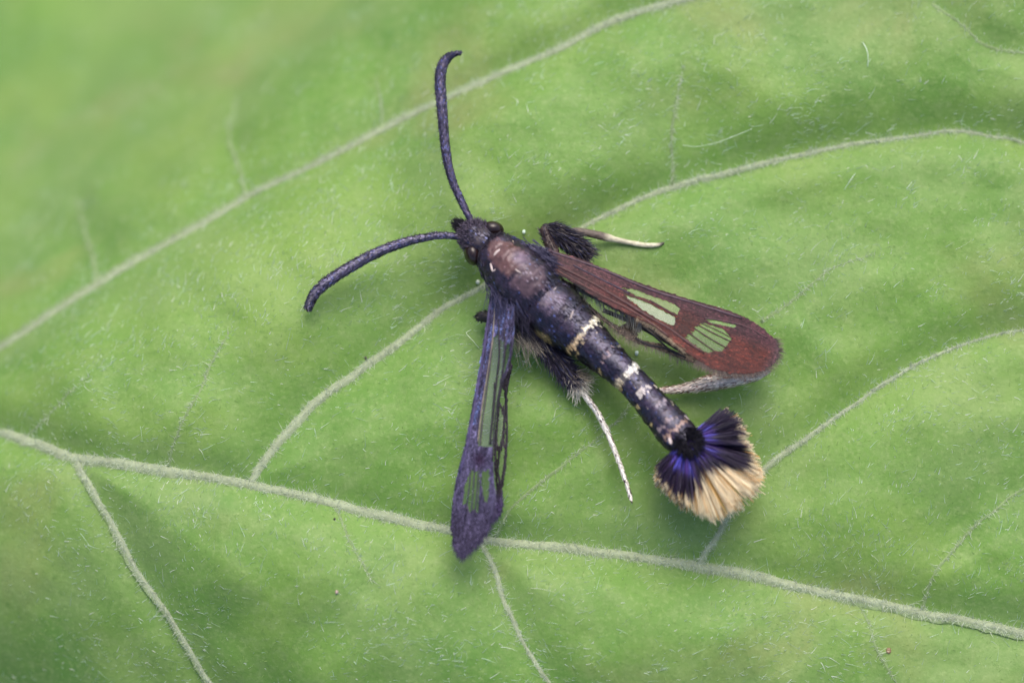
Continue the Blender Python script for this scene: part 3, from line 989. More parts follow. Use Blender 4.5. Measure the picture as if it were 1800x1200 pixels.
def fringe(root, line, zf, n_, dirs, L_, c0, c1, r_=0.006, name='fringe'):
    q_ = crom(line, 60)
    f_ = rng.random(n_)*59
    k_ = f_.astype(int)
    k2 = np.minimum(k_+1, 59)
    t_ = (f_-k_)[:, None]
    pp = q_[k_]*(1-t_)+q_[k2]*t_
    d_ = crom(A(dirs, float), 60)[k_]
    p3 = Q(pp[:, 0], pp[:, 1], zf(pp[:, 0], pp[:, 1]))
    e3 = Q(pp[:, 0]+d_[:, 0], pp[:, 1]+d_[:, 1], zf(pp[:, 0], pp[:, 1])-0.05)
    dv = norm(e3-p3)+rng.normal(0, 0.13, (n_, 3))
    k = rng.uniform(0.6, 1.4, (n_, 1))
    hairs(name, p3-dv*0.03, dv, rng.uniform(*L_, n_), rng.normal(0, 0.1, (n_, 3)), rng.uniform(0.6, 1.2, n_)*r_, A(c0)*k, A(c1)*k, M_FUR, root, segs=2)


def Z3(pts):        # from the enlarged view of the brown wing to photo pixels
    return [(920+x/3.43, 370+y/3.43) for x, y in pts]


def Z4(pts):        # from the enlarged view of the violet wing to photo pixels
    return [(760+x/2.45, 500+y/2.45) for x, y in pts]


def plane_z(B, Tp, z0, z1, slope, camber=0.0):
    B = A(B, float); Tp = A(Tp, float)
    ax = (Tp-B)/np.linalg.norm(Tp-B)
    L_ = np.linalg.norm(Tp-B)
    nn = A([-ax[1], ax[0]])

    def f(px, py):
        s = ((px-B[0])*ax[0]+(py-B[1])*ax[1])/L_
        c = ((px-B[0])*nn[0]+(py-B[1])*nn[1])/100
        return z0+(z1-z0)*s+slope*c-camber*(c**2)+0.004*np.sin(c*31+4*s)+0.02*np.sin(s*9+1)
    return f


# brown forewing
RW_out = Z3([(70, 225), (150, 232), (330, 290), (460, 340), (600, 400), (760, 460), (900, 505), (1050, 550), (1200, 592), (1330, 642), (1440, 712), (1500, 772), (1524, 830), (1520, 875), (1490, 918), (1440, 952), (1340, 975), (1230, 970), (1130, 945), (1050, 900), (980, 852), (880, 770), (780, 690), (680, 645), (560, 590), (450, 530), (350, 470), (260, 410), (150, 360), (90, 300)])
RW_holes = [Z3(h) for h in (
    [(580, 462), (660, 468), (760, 506), (900, 556), (948, 590), (926, 630), (770, 550), (680, 515)],
    [(600, 498), (690, 530), (765, 562), (918, 642), (910, 694), (870, 688), (800, 652), (710, 595), (650, 550)],
    [(1090, 652), (1160, 660), (1290, 690), (1270, 708), (1180, 690), (1110, 672)],
    [(970, 766), (1004, 736), (1028, 704), (1050, 684), (1075, 670), (1140, 690), (1205, 712), (1260, 766), (1238, 800), (1196, 850), (1150, 846), (1112, 862), (1045, 826)])]
rz = plane_z((955, 455), (1362, 620), 1.10, 0.66, 0.22)
B_, T_ = A([955., 455]), A([1362., 620])


def rcol(p):
    ax = norm(T_-B_)
    s = ((p-B_)@ax)/np.linalg.norm(T_-B_)
    cc = (p-B_)@A([-ax[1], ax[0]])
    n_ = vnoise(p[:, 0], p[:, 1], 0.05, 61)
    n2_ = vnoise(p[:, 0]*0.4-p[:, 1]*0.9, (p[:, 0]*0.9+p[:, 1]*0.4)*0.12, 0.35, 62)
    cst = np.clip((6-cc)/18, 0, 1)[:, None]                 # costal side is more violet
    red = A([0.066, 0.013, 0.008]); vio = A([0.046, 0.015, 0.020])
    c0 = red*(1-cst)+vio*cst
    bs = np.clip((0.45-s)/0.35, 0, 1)[:, None]
    c0 = c0*(1-bs)+A([0.052, 0.022, 0.024])*bs
    c0 = c0*(1+0.35*n_+0.75*n2_*np.clip(1.2-s, 0.3, 1))[:, None]
    for (sx, sy, sr) in ((1199, 555, 17), (1205, 571, 15), (1194, 580, 13)):
        dk_ = np.exp(-(((p[:, 0]-sx)**2+(p[:, 1]-sy)**2)/sr**2))[:, None]
        c0 = c0*(1-0.75*dk_)+A([0.030, 0.009, 0.006])*0.75*dk_
    edge = np.clip((s-0.955)/0.05, 0, 1)[:, None]
    c0 = c0*(1-edge)+A([0.045, 0.025, 0.03])*edge
    return np.clip(c0, 0.006, 1)


rw = wing('forewing', RW_out, RW_holes, (1,), rz, rcol, norm(T_-B_), 11000, (0.05, 0.085), 'reddish brown forewing with clear cells')
BR = (0.045, 0.017, 0.013)
wing_veins(rw, [(3.0, Z3([(760, 540), (840, 585), (920, 634)])), (2.6, Z3([(1046, 686), (1150, 741), (1256, 792)])), (2.6, Z3([(1026, 706), (1120, 768), (1222, 826)])), (2.6, Z3([(1000, 740), (1070, 790), (1150, 846)])), (2.0, Z3([(1060, 674), (1170, 722), (1262, 772)])),
                (5.5, Z3([(120, 290), (400, 430), (640, 570), (760, 645), (880, 712), (985, 790), (1090, 860)]), (0.06, 0.022, 0.016)), (4.0, Z3([(200, 360), (450, 500), (680, 620), (880, 760)]), (0.08, 0.03, 0.022)),
                (5, Z3([(160, 245), (460, 350), (760, 475), (1050, 565), (1320, 650)]), (0.06, 0.032, 0.04)), (3, Z3([(1090, 648), (1200, 665), (1340, 700), (1470, 770)]), (0.05, 0.02, 0.02)), (3.5, Z3([(300, 330), (520, 440), (640, 500)]), (0.03, 0.018, 0.03))], rz, BR)
fringe(rw, Z3([(1505, 770), (1526, 850), (1480, 925), (1380, 972), (1250, 972), (1140, 948), (1050, 898)]), rz, 900, [(30, 5), (30, 14), (22, 30), (6, 30), (-4, 30), (-10, 28), (-14, 24)], (0.08, 0.20), (0.05, 0.03, 0.028), (0.24, 0.19, 0.15), 0.007)
fringe(rw, Z3([(980, 850), (880, 770), (780, 690), (680, 648)]), rz, 320, [(-10, 24), (-14, 22), (-10, 24)], (0.05, 0.11), (0.25, 0.17, 0.10), (0.42, 0.33, 0.22), 0.006)

# brown wing's hindwing below
RH_out = [(985, 488), (1022, 507), (1060, 528), (1118, 556), (1176, 592), (1215, 622), (1232, 642), (1205, 633), (1180, 622), (1150, 612), (1118, 602), (1095, 590), (1072, 572), (1045, 553), (1020, 530), (995, 505)]
RH_holes = [[(1010, 508), (1058, 532), (1098, 553), (1104, 566), (1088, 574), (1074, 566), (1048, 548), (1026, 527)], [(1122, 566), (1168, 594), (1202, 620), (1184, 616), (1160, 603), (1128, 598), (1116, 590), (1124, 578)]]
hz_ = plane_z((1000, 500), (1230, 640), 0.74, 0.46, 0.10)


def hcol(p):
    n_ = vnoise(p[:, 0], p[:, 1], 0.08, 66)
    return np.clip(A([0.10, 0.075, 0.055])*(1+0.5*n_)[:, None], 0, 1)


rh = wing('hindwing', RH_out, RH_holes, (), hz_, hcol, norm(A([230., 140])), 1600, (0.04, 0.07), 'clear fringed hindwing under the brown forewing')
wing_veins(rh, [(3.5, [(1124, 570), (1150, 590), (1176, 614), (1190, 622)], (0.012, 0.010, 0.010)), (3, [(1140, 576), (1170, 598), (1204, 622)], (0.012, 0.01, 0.01)), (4, [(1116, 594), (1140, 606), (1170, 612), (1205, 628)], (0.014, 0.012, 0.012)), (2.5, [(1000, 500), (1040, 540), (1090, 580)], (0.10, 0.08, 0.06))], hz_, (0.02, 0.016, 0.014))
fringe(rh, [(1000, 512), (1045, 554), (1090, 588), (1120, 603), (1160, 616), (1200, 633), (1228, 643)], hz_, 380, [(-14, 20), (-12, 24), (-6, 28), (-2, 30), (0, 30), (4, 30), (4, 26)], (0.07, 0.17), (0.10, 0.08, 0.06), (0.34, 0.30, 0.24), 0.005)
fringe(rh, [(1012, 506), (1050, 526), (1085, 545), (1115, 562), (1128, 572)], plane_z((1000, 500), (1230, 640), 0.86, 0.62, 0.1), 170, [(10, 28), (8, 30), (4, 30), (0, 30), (-4, 26)], (0.12, 0.34), (0.10, 0.09, 0.10), (0.50, 0.48, 0.38), 0.006, 'hair_tuft')

# violet forewing: sky reflection put into the scale colour as violet
LW_out = Z4([(262, 30), (248, 70), (235, 170), (215, 300), (190, 440), (165, 570), (145, 680), (120, 770), (100, 860), (88, 950), (82, 1040), (95, 1108), (118, 1150), (150, 1140), (195, 1095), (232, 1048), (258, 1000), (272, 950), (272, 900), (262, 820), (262, 740), (266, 660), (272, 560), (282, 480), (300, 420), (325, 360), (342, 300), (350, 220), (352, 130), (345, 40), (310, 10)])
LW_holes = [Z4(h) for h in (
    [(262, 205), (290, 215), (314, 236), (306, 350), (292, 440), (281, 500), (269, 600), (260, 700), (196, 694), (202, 610), (216, 520), (234, 400), (250, 290)],
    [(320, 245), (340, 250), (332, 310), (318, 360), (302, 400), (312, 320)],
    [(138, 860), (162, 800), (186, 790), (208, 788), (204, 890), (200, 990), (180, 965), (160, 985), (146, 940), (128, 950)],
    [(213, 795), (248, 788), (250, 855), (240, 940), (222, 930), (210, 860)])]
lz_ = plane_z((880, 520), (812, 962), 1.02, 0.46, -0.55)
LB, LT_ = A([880., 520]), A([812., 962])


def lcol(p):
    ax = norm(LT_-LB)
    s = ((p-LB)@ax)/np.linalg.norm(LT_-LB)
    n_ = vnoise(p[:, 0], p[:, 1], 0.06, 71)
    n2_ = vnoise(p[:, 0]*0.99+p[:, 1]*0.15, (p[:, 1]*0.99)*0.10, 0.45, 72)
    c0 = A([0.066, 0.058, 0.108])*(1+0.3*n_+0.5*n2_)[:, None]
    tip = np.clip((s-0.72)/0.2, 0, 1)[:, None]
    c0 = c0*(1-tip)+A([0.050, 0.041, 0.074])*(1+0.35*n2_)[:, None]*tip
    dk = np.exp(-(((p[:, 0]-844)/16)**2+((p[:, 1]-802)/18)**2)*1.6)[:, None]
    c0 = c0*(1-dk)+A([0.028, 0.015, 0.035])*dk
    gl_ = (n2_ > 0.40) & (s < 0.5)  # light blue highlight streaks painted into the basal scales
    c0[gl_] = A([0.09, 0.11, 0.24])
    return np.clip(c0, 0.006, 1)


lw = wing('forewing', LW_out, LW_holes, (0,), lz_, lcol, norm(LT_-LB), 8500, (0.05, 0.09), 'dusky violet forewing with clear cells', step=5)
DK = (0.012, 0.010, 0.014)
wing_veins(lw, [(2.4, Z4([(262, 200), (250, 330), (232, 470), (214, 600), (206, 690)]), (0.05, 0.04, 0.05)), (3.2, Z4([(285, 150), (288, 300), (276, 420), (262, 560), (248, 690)])), (2.5, Z4([(268, 420), (262, 520), (246, 690)])), (3, Z4([(310, 190), (312, 300), (296, 420), (278, 520), (266, 640), (258, 760)])),
                (2.2, Z4([(166, 790), (158, 880), (144, 975)]), (0.03, 0.022, 0.05)), (2.2, Z4([(182, 788), (176, 880), (168, 985)]), (0.03, 0.022, 0.05)), (2.2, Z4([(200, 785), (194, 880), (184, 985)]), (0.03, 0.022, 0.05)), (2.0, Z4([(344, 240), (340, 310), (320, 370), (300, 430), (286, 500)])),
                (4.5, Z4([(250, 70), (232, 210), (206, 380), (176, 560), (150, 700), (118, 810)]), (0.06, 0.048, 0.12)), (2.5, Z4([(270, 90), (258, 250), (236, 390), (212, 540), (196, 680)]), (0.20, 0.17, 0.13))], lz_, DK)
fringe(lw, Z4([(90, 1080), (105, 1130), (125, 1155), (160, 1135), (210, 1080), (250, 1015), (270, 960)]), lz_, 750, [(-5, 30), (-2, 30), (0, 30), (4, 30), (8, 28), (10, 26), (10, 26)], (0.07, 0.22), (0.05, 0.038, 0.085), (0.06, 0.045, 0.10), 0.008)

# violet wing's folded hindwing
LH_out = Z4([(335, 330), (345, 350), (332, 400), (322, 470), (322, 560), (324, 660), (318, 760), (306, 850), (296, 900), (298, 950), (285, 985), (262, 1010), (268, 940), (278, 880), (272, 800), (268, 700), (276, 600), (284, 500), (304, 410)])
LH_holes = [Z4(h) for h in ([(300, 440), (314, 450), (312, 540), (296, 520), (288, 500)], [(290, 520), (308, 560), (304, 640), (290, 700), (278, 680), (282, 600)], [(312, 570), (319, 600), (316, 680), (309, 690)], [(306, 680), (314, 710), (306, 790), (294, 850), (284, 800), (290, 730)], [(276, 700), (284, 710), (280, 800), (286, 860), (278, 850)])]
lhz = plane_z((890, 600), (870, 880), 0.58, 0.40, -0.3)


def lhcol(p):
    n_ = vnoise(p[:, 0], p[:, 1], 0.08, 76)
    tip = np.clip((p[:, 1]-860)/25, 0, 1)[:, None]
    return np.clip((A([0.028, 0.024, 0.030])*(1-tip)+A([0.055, 0.042, 0.10])*tip)*(1+0.4*n_)[:, None], 0, 1)


lh = wing('hindwing', LH_out, LH_holes, (1,), lhz, lhcol, norm(A([-10., 280])), 1100, (0.04, 0.07), 'narrow clear hindwing folded under the violet forewing', step=4)
wing_veins(lh, [(2.5, Z4([(322, 380), (296, 440), (284, 520), (276, 660), (270, 800)])), (2.0, Z4([(318, 440), (322, 560), (322, 660), (314, 760), (300, 860)])), (2.0, Z4([(306, 520), (308, 600), (296, 690), (284, 790), (286, 870)]))], lhz, DK)
fringe(lh, Z4([(298, 880), (299, 940), (288, 985), (266, 1010)]), lhz, 260, [(8, 26), (8, 26), (8, 26), (4, 28)], (0.05, 0.13), (0.05, 0.038, 0.085), (0.06, 0.045, 0.10), 0.007)

# tufts over the wing roots
fur('tegula', moth, 420, [Q(930, 436, 1.14), Q(945, 447, 1.14), Q(955, 455, 1.15)], (0.07, 0.06, 0.03), dirpx((930, 436), (985, 475)), 0.22, (0.12, 0.34), (0.05, 0.045, 0.085), (0.06, 0.055, 0.10), 0.010, -0.15)
fur('tegula', moth, 420, [Q(945, 480, 1.20), Q(955, 495, 1.20), Q(957, 505, 1.16)], (0.05, 0.06, 0.03), dirpx((940, 470), (962, 520)), 0.22, (0.10, 0.24), (0.05, 0.055, 0.12), (0.12, 0.12, 0.20), 0.010, -0.15)
fur('tegula', moth, 560, [Q(868, 503, 1.04), Q(880, 508, 1.08), Q(893, 515, 1.12), Q(880, 525, 1.06)], (0.06, 0.06, 0.03), dirpx((875, 500), (895, 570)), 0.24, (0.14, 0.42), (0.035, 0.03, 0.06), (0.055, 0.055, 0.12), 0.010, -0.12)
fur('tegula', moth, 300, [Q(905, 530, 1.05), Q(915, 545, 1.0)], (0.06, 0.07, 0.03), dirpx((900, 530), (925, 590)), 0.26, (0.15, 0.40), (0.022, 0.018, 0.035), (0.03, 0.026, 0.05), 0.009, -0.2)

for (cx, cy, cz, a_, b_, wl, ww2) in ((937, 440, 1.12, (925, 432), (952, 452), 0.17, 0.09), (956, 498, 1.17, (950, 480), (962, 514), 0.17, 0.085), (880, 520, 1.02, (872, 502), (888, 545), 0.24, 0.075)):
    e = dirpx(a_, b_)
    V, F = ellipsoid(Q(cx, cy, cz), e*wl, np.cross(A([0, 0, 1.]), e)*ww2, A([0, 0, 0.06]), 22, 14)
    V = V+0.012*np.stack([vnoise(V[:, 0], V[:, 1], 12, k_) for k_ in (1, 2, 3)], -1)
    cc = A([0.085, 0.085, 0.15])*(1+0.6*vnoise(V[:, 0], V[:, 1], 14, 5))[:, None]
    mk('shoulder_plate', V, F, M_BODY, moth, np.hstack([cc, np.full((len(V), 1), 0.32)]))

# --- legs
def leg(parts, hair_n, hair_c0, hair_c1, hair_L, cfun, hair_seg=(0.1, 0.95), label=None, spread=0.6, back=0.9, side=None):
    """parts: rows (px, py, z above the moth's ground, half-width px)"""
    q = crom(parts, 70)
    pts = Q(q[:, 0], q[:, 1], q[:, 2])
    lz = H(pts[:, 0], pts[:, 1])
    pts[:, 2] = np.maximum(pts[:, 2], lz+q[:, 3]/100*0.8)
    rr = q[:, 3]/100*(1+0.06*vnoise(np.arange(70)*0.5, np.zeros(70), 1, int(q[0, 0]) % 40))
    V, F, G2, N2, T2, a2 = sweep(pts, rr, rr*0.9, 16)
    u = np.concatenate([np.repeat(np.linspace(0, 1, 70), 16), [0, 1]])
    C = np.hstack([cfun(u), np.full((len(u), 1), 0.5)])
    o = mk('leg', V, F, M_LEG, moth, C, label=label)
    if hair_n:
        ki = rng.integers(int(hair_seg[0]*69), int(hair_seg[1]*69), hair_n); kj = rng.integers(0, 16, hair_n)
        nn_ = N2[ki, kj]
        k = rng.uniform(0.5, 1.6, (hair_n, 1))
        c0 = A(hair_c0)*k
        c1 = A(hair_c1)*k
        bl = rng.random(hair_n) < 0.13
        c1[bl] = A([0.08, 0.09, 0.22])
        pl_ = rng.random(hair_n) < 0.10
        c1[pl_] = A([0.34, 0.30, 0.26])
        hairs('leg_fringe', G2[ki, kj], nn_*spread+T2[ki]*back+rng.normal(0, 0.15, (hair_n, 3)), rng.uniform(*hair_L, hair_n), rng.normal(0, 0.12, (hair_n, 3)), rng.uniform(0.005, 0.010, hair_n), c0, c1, M_FUR, o)
        # scales
    return o, pts, T2, G2, N2


dark = lambda u: np.broadcast_to(A([0.018, 0.013, 0.020]), (len(u), 3))


def pale(u):
    n_ = vnoise(u*9, u*0, 1, 81)[:, None]
    return np.clip(A([0.42, 0.38, 0.32])*(1+0.35*n_), 0, 0.7)


# hind leg of the violet side: thick hairy tibia, white tuft, thin white tarsus
o, pts, T2, G2, N2 = leg([(925, 560, .55, 12), (945, 590, .52, 13), (968, 618, .48, 15), (990, 645, .44, 15), (1008, 668, .38, 12), (1016, 678, .35, 8)], 1500, (0.018, 0.014, 0.024), (0.035, 0.028, 0.055), (0.10, 0.24), dark, label='dark bristly hind tibia with white tuft')
tuftp = Q(1010, 668, .38)
fur('tuft', o, 300, [tuftp, Q(1016, 676, .36)], (0.06, 0.06, 0.05), dirpx((1000, 655), (1026, 700)), 0.45, (0.12, 0.30), (0.48, 0.44, 0.37), (0.78, 0.73, 0.62), 0.009)
fur('tuft', o, 160, [Q(1018, 662, .42)], (0.06, 0.06, 0.05), dirpx((1000, 655), (1052, 668)), 0.3, (0.10, 0.28), (0.20, 0.16, 0.11), (0.55, 0.48, 0.34), 0.008)
TP = [(1014, 676, .34, 6.5), (1030, 697, .30, 6), (1048, 722, .26, 5.5), (1064, 752, .2, 5.2), (1078, 785, .15, 4.6), (1090, 817, .1, 4.2), (1101, 850, .06, 3.6), (1107, 870, .03, 2.8), (1111, 884, .0, 1.5)]
q = crom(TP, 90)
pts = Q(q[:, 0], q[:, 1], q[:, 2])
pts[:, 2] = np.maximum(H(pts[:, 0], pts[:, 1])+q[:, 3]/100*0.9, pts[:, 2])
rr = q[:, 3]/118*(1-0.18*np.exp(-((np.arange(90)-38)/1.5)**2)-0.18*np.exp(-((np.arange(90)-60)/1.5)**2)-0.18*np.exp(-((np.arange(90)-76)/1.5)**2))
V, F, G2, N2, T2, a2 = sweep(pts, rr, rr, 14)
u = np.concatenate([np.repeat(np.linspace(0, 1, 90), 14), [0, 1]])
aq = np.concatenate([np.tile(a2, 90), [0, 0]])
cc = np.clip(A([0.74, 0.70, 0.62])*(1+0.3*vnoise(u*14, aq, 1, 82))[:, None], 0, 0.85)
dk = ((vnoise(u*22, aq*0.8, 1, 83) > 0.55) | (u > 0.97))[:, None]
cc = np.where(dk, A([0.10, 0.07, 0.055]), cc)
tars = mk('tarsus', V, F, M_LEG, o, np.hstack([cc, np.full((len(cc), 1), 0.5)]))
n = 700
ki = rng.integers(2, 86, n); kj = rng.integers(0, 14, n)
cs = np.where(rng.random((n, 1)) < 0.12, A([0.12, 0.09, 0.07]), A([0.78, 0.74, 0.66]))*rng.uniform(0.8, 1.1, (n, 1))
scales('tarsus_scales', G2[ki, kj], N2[ki, kj], T2[ki]+rng.normal(0, 0.15, (n, 3)), rng.uniform(0.04, 0.08, n), rng.uniform(0.018, 0.03, n), cs, M_SCALE, tars, lift=0.15)

# long pale hair brush between the violet wing and the hind leg
fur('flank_hair', body, 170, [Q(905, 575, .72), Q(918, 585, .7), Q(935, 590, .66)], (0.08, 0.10, 0.06), dirpx((905, 560), (935, 625)), 0.24, (0.20, 0.50), (0.05, 0.042, 0.045), (0.46, 0.40, 0.32), 0.0065)
fur('flank_hair', body, 420, [Q(905, 555, .8), Q(925, 565, .78), Q(945, 575, .75)], (0.09, 0.10, 0.06), dirpx((905, 550), (950, 610)), 0.22, (0.15, 0.42), (0.02, 0.016, 0.026), (0.035, 0.03, 0.05), 0.008)
fur('flank_hair', body, 260, [Q(1000, 515, .85), Q(1015, 530, .82), Q(1030, 545, .8)], (0.06, 0.06, 0.05), dirpx((1000, 510), (1040, 570)), 0.2, (0.14, 0.36), (0.03, 0.024, 0.03), (0.16, 0.13, 0.12), 0.007)

# middle leg on the brown-wing side: femur up to the knee, bristly tibia
leg([(975, 446, .55, 10), (968, 432, .55, 10), (962, 418, .56, 9), (957, 405, .58, 8), (955, 398, .58, 5)], 160, (0.03, 0.02, 0.024), (0.05, 0.038, 0.05), (0.05, 0.10), lambda u: np.broadcast_to(A([0.045, 0.028, 0.026]), (len(u), 3)), label='brown femur rising to the knee')
leg([(953, 400, .56, 5), (962, 401, .56, 9), (980, 410, .54, 13), (1002, 424, .5, 15), (1022, 440, .46, 14), (1038, 456, .42, 10)], 1500, (0.018, 0.014, 0.02), (0.04, 0.032, 0.042), (0.09, 0.22), dark, label='bristly dark middle tibia', spread=0.5)
# its pale tarsus reaching out over the leaf
leg([(1000, 408, .30, 5), (1012, 406, .28, 6), (1040, 411, .22, 7.5), (1065, 417, .18, 7.2), (1085, 422, .14, 5), (1110, 427, .12, 4.6), (1135, 431, .1, 4.4), (1155, 431, .08, 3.8), (1167, 428, .06, 1.8)], 0, 0, 0, 0,
    lambda u: np.clip(A([0.11, 0.085, 0.07])*(1-np.clip((u-0.35)/0.12, 0, 1))[:, None]+np.clip((u-0.35)/0.12, 0, 1)[:, None]*A([0.50, 0.47, 0.34])*(1+0.3*vnoise(u*20, u*0, 1, 84))[:, None]*(1-0.8*np.clip((u-0.93)/0.04, 0, 1))[:, None], 0, 0.8), label='cream tipped tarsus reaching out on the leaf')
# knee peeping out beside the violet wing
leg([(872, 562, .42, 9), (860, 558, .42, 10), (850, 556, .40, 10), (843, 557, .36, 8), (839, 562, .30, 4)], 90, (0.012, 0.01, 0.012), (0.03, 0.025, 0.03), (0.03, 0.07), lambda u: np.broadcast_to(A([0.016, 0.012, 0.012]), (len(u), 3)), label='dark knee beside the violet wing')
# hind leg of the brown side, under the wing


def mott(u):
    n_ = vnoise(u*13, u*0+np.arange(len(u)) % 16*0.45, 1, 85)[:, None]
    return np.where(n_ > 0.35, A([0.22, 0.12, 0.09]), A([0.68, 0.60, 0.51]))*(0.8+0.3*np.abs(n_))


o2, p2, t2, g2, n2 = leg([(1352, 648, .22, 7), (1330, 655, .22, 13), (1290, 664, .2, 15), (1250, 672, .18, 14), (1215, 680, .14, 9), (1190, 684, .1, 6), (1165, 686, .06, 4), (1150, 688, .04, 2)], 0, 0, 0, 0, mott, label='pale mottled hind leg lying under the brown wing')
n = 1100
ki = rng.integers(1, 64, n); kj = rng.integers(0, 16, n)
cs = np.where(rng.random((n, 1)) < 0.2, A([0.30, 0.15, 0.11]), A([0.82, 0.70, 0.58]))*rng.uniform(0.6, 1.2, (n, 1))
scales('leg_scales', g2[ki, kj], n2[ki, kj], t2[ki]+rng.normal(0, 0.2, (n, 3)), rng.uniform(0.05, 0.10, n), rng.uniform(0.02, 0.035, n), cs, M_SCALE, o2, lift=0.15)
leg([(1060, 545, .5, 4), (1110, 566, .46, 4), (1165, 596, .38, 4), (1220, 626, .3, 5), (1290, 641, .24, 7), (1352, 650, .22, 7)], 0, 0, 0, 0, lambda u: np.broadcast_to(A([0.05, 0.03, 0.03]), (len(u), 3)))

# --- fan of long scales at the tail
FC = A([1200., 766.])
fa = A([-38, -34, -19, -3, 11, 21, 26, 33, 42, 52, 62, 71, 76, 88, 106, 118, 129, 134])
fr = A([70, 92, 107, 113, 128, 151, 162, 166, 166, 165, 166, 165, 150, 128, 108, 97, 78, 64])
ka = A([-38, -10, 10, 24, 31, 38, 46, 60, 70, 76, 82, 95, 134])
kd = A([1.1, 1.02, .97, .90, .68, .54, .46, .42, .52, .72, .90, .95, 1.0])
fan = bpy.data.objects.new('tail_fan', None)
col.objects.link(fan)
fan.parent = moth
fan['label'] = 'violet and cream fan of long tail scales'


def fan_layer(name, n, a0, a1, zr, zt, shrink, dark_k, rad, root_r):
    ncl = int((a1-a0)/3.2)
    ca_ = rng.uniform(a0, a1, ncl)
    cr_ = 1-np.abs(rng.normal(0, 0.04, ncl))
    cz_ = rng.random(ncl)
    ci = rng.integers(0, ncl, n)
    a = np.clip(np.where(rng.random(n) < 0.75, ca_[ci]+rng.normal(0, 1.1, n), rng.uniform(a0, a1, n)), a0, a1)
    ar = np.radians(a)
    R = np.interp(a, fa, fr)*shrink*cr_[ci]*(1-np.abs(rng.normal(0, 0.02, n)))
    a_root = np.radians(48+(a-48)*0.62+rng.normal(0, 5, n))
    r0 = root_r*rng.uniform(0.5, 1.1, n)
    x0, y0 = FC[0]+np.cos(a_root)*r0, FC[1]+np.sin(a_root)*r0
    x1, y1 = FC[0]+np.cos(ar)*R, FC[1]+np.sin(ar)*R
    zz0 = rng.uniform(*zr, n)
    zz1 = zt[0]+(zt[1]-zt[0])*np.clip(cz_[ci]+rng.normal(0, 0.12, n), 0, 1)
    p0 = Q(x0, y0, zz0)
    p1 = Q(x1, y1, zz1)
    lz = H(p1[:, 0], p1[:, 1])
    p1[:, 2] = np.maximum(p1[:, 2], lz+0.05)
    d = p1-p0
    L = np.linalg.norm(d, axis=1)
    bend = rng.normal(0, 0.022, (n, 3))
    bend[:, 2] -= 0.10
    dn_ = norm(d)
    dn_[:, 2] += 0.10
    kk = np.interp(a, ka, kd)*dark_k+rng.normal(0, 0.05, n)
    vio = np.where(rng.random((n, 1)) < 0.25, A([0.10, 0.09, 0.50]), A([0.055, 0.022, 0.17]))*rng.uniform(0.4, 1.6, (n, 1))  # violet roots; the vivid blue share is painted-in glints
    blk = A([0.016, 0.008, 0.024])*rng.uniform(0.5, 2.0, (n, 1))
    crm = np.where(rng.random((n, 1)) < 0.2, A([0.80, 0.46, 0.14]), A([0.97, 0.82, 0.54]))*rng.uniform(0.8, 1.15, (n, 1))
    vend = np.where((a > 30) & (a < 72), 0.25, 0.42)+rng.normal(0, 0.06, n)

    def cm(t, C):
        tt = t[None, :]
        w1 = np.clip((tt-vend[:, None])/0.12+0.5, 0, 1)[..., None]
        w2 = np.clip((tt-kk[:, None])/0.04+0.5, 0, 1)[..., None]
        return (vio[:, None]*(1-w1)+blk[:, None]*w1)*(1-w2)+crm[:, None]*w2
    nn = norm(dn_)
    return hairs(name, p0, dn_, L/np.linalg.norm(dn_, axis=1)*1.0, bend, rng.uniform(0.7, 1.3, n)*rad, (0, 0, 0), (0, 0, 0), M_FAN, fan, segs=16, cmid=cm, taper=0.55, rough=0.3, flat=0.5)


fan_layer('fan_scales', 900, -36, 132, (.35, .6), (.15, .5), 1.0, 0.95, 0.014, 22)
fan_layer('fan_scales', 650, 30, 80, (.5, .75), (.4, .75), 0.99, 0.9, 0.013, 24)
fan_layer('fan_scales', 750, -36, 30, (.5, .85), (.4, .85), 0.98, 1.0, 0.012, 24)
fan_layer('fan_scales', 750, 76, 132, (.5, .85), (.35, .8), 0.98, 1.0, 0.012, 24)
fan_layer('fan_scales', 160, 20, 82, (.6, .85), (.55, .9), 0.93, 1.15, 0.011, 24)
n = 1300
ar = rng.uniform(0, 2*np.pi, n)
rr = 0.25*np.sqrt(rng.random(n))
ctr = Q(1209, 775, .90)
p0 = ctr+np.stack([rr*np.cos(ar), rr*np.sin(ar), rng.uniform(-0.2, 0.03, n)], -1)
d = np.stack([np.cos(ar)*0.5+0.45, np.sin(ar)*0.5-0.45, np.full(n, 0.55)], -1)
hairs('black_tuft', p0, d, rng.uniform(0.07, 0.14, n), rng.normal(0, 0.2, (n, 3)), 0.011, (0.004, 0.003, 0.005), (0.009, 0.007, 0.010), M_FUR, fan, rough=0.75)

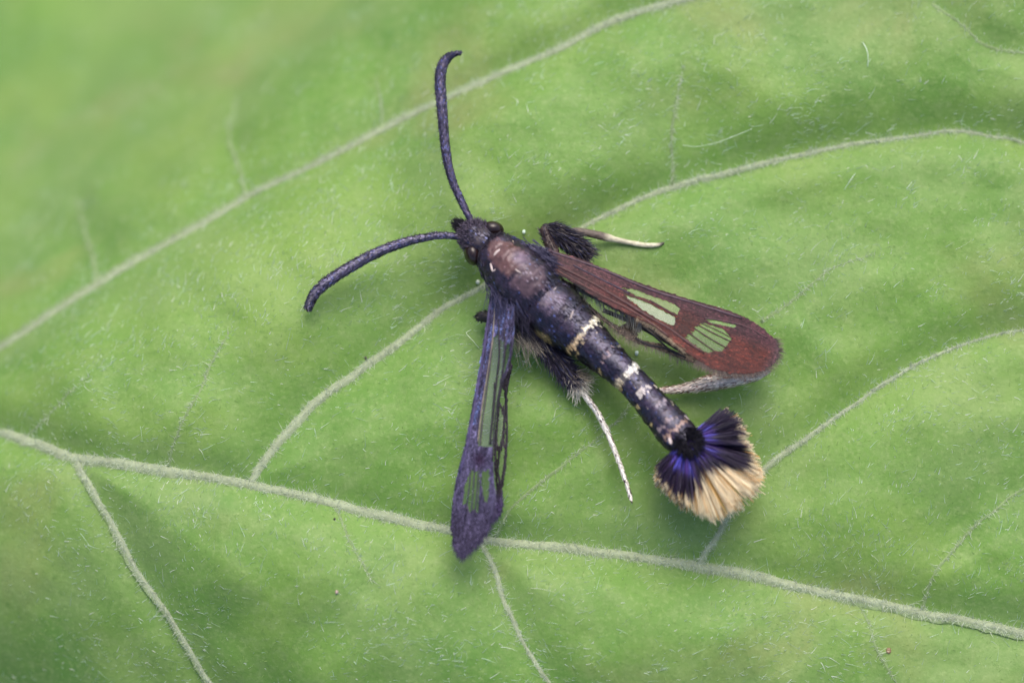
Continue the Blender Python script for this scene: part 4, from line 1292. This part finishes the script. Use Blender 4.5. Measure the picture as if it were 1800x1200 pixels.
# a few loose pale scales stuck on the thorax and abdomen
LOOSE = [((868, 450), (880, 438), 4), ((866, 477), (880, 468), 1.6), ((904, 472), (916, 480), 1.3), ((980, 507), (975, 520), 1.6), ((1002, 562), (1008, 545), 1.6), ((862, 462), (866, 478), 2), ((1200, 727), (1212, 738), 1.2), ((1176, 768), (1180, 781), 3.2), ((972, 512), (978, 505), 1.2)]
for (a, b, w) in LOOSE:
    pa, pb_ = Q(*a, 0), Q(*b, 0)
    k1 = np.argmin(np.hypot(bpx[:, 0]-a[0], bpx[:, 1]-a[1]))
    off = np.hypot(bpx[k1, 0]-a[0], bpx[k1, 1]-a[1])/100
    top = pr[k1, 2]+0.86*math.sqrt(max(0.01, rl[k1]**2-off**2))+0.015
    P0, P1 = Q(*a, top), Q(*b, top+0.02)
    e = P1-P0
    L = np.linalg.norm(e)
    V, F = ellipsoid((P0+P1)/2, e*0.5, norm(np.cross(e, A([0, 0, 1.])))*w/100, A([0, 0, 0.008]), 14, 8)
    mk('loose_scale', V, F, M_SCALE, body, np.broadcast_to(A([0.42, 0.34, 0.30, 0.4]), (len(V), 4)))

# ------------------------------------------------------------------ small loose things on the leaf
def fibre(pts, r_, label, c_=(0.62, 0.74, 0.60)):
    q = A(pts, float)
    q = crom(q, 40)
    off = 0.02+0.10*np.sin(np.linspace(0, np.pi, 40))
    p3 = PL(q[:, 0], q[:, 1], 0.0)
    p3[:, 2] += off
    V, F, *_ = sweep(p3, np.full(40, r_), np.full(40, r_), 6)
    o = mk('fibre', V, F, M_HAIR, None, np.broadcast_to(A([*c_, 0.45]), (len(V), 4)))
    tag(o, label, 'fibre', 'loose pale fibres on the leaf')


fibre([(1516, 75), (1522, 90), (1525, 104), (1525, 118)], 0.006, 'short stiff pale fibre lying alone on bare leaf above the longest vein')
fibre([(1200, 256), (1225, 260), (1260, 254), (1295, 240), (1322, 227)], 0.0035, 'long thin curved pale fibre lying just above a hairy side vein')
fibre([(1484, 334), (1494, 320), (1503, 306)], 0.005, 'short slanting pale fibre just below the side vein')
fibre([(828, 580), (820, 588), (832, 602), (842, 612)], 0.006, 'thin crooked fibre beside the violet wing', (0.5, 0.6, 0.42))


def bead(px, py, r_, c_, label, cat_, name, flat=0.8, group=None):
    p = PL(px, py)[0]
    V, F = ellipsoid(p+A([0, 0, r_*flat*0.7]), A([r_, 0, 0]), A([0, r_*1.25, 0]), A([0, 0, r_*flat]), 16, 10)
    V = V+0.12*r_*np.stack([vnoise(V[:, 0], V[:, 1], 1.5/r_, q_) for q_ in (1, 2, 3)], -1)
    o = mk(name, V, F, M_HAIR, None, np.broadcast_to(A([*c_, 0.25]), (len(V), 4)))
    tag(o, label, cat_, group)


bead(1119, 621, 0.036, (0.60, 0.72, 0.62), 'tiny white egg-like speck on the leaf beside the abdomen', 'speck', 'pale_speck')
bead(921, 408, 0.03, (0.55, 0.70, 0.60), 'tiny pale speck on the leaf beside the thorax and knee', 'speck', 'pale_speck')
bead(840, 496, 0.034, (0.60, 0.66, 0.55), 'pale fluffy speck at the side vein end beside the thorax', 'speck', 'pale_speck')
bead(588, 912, 0.02, (0.03, 0.025, 0.02), 'tiny dark crumb below the midrib', 'speck', 'dark_crumb')
bead(643, 629, 0.022, (0.03, 0.02, 0.018), 'tiny dark crumb on the side vein', 'speck', 'dark_crumb')
bead(1562, 1143, 0.045, (0.20, 0.13, 0.07), 'small brown crumb on the leaf below the thin end of the midrib', 'speck', 'brown_crumb', 0.4)
bead(592, 1040, 0.03, (0.34, 0.26, 0.22), 'small pinkish crumb on the blurred leaf far below the midrib', 'speck', 'pink_crumb', 0.5)
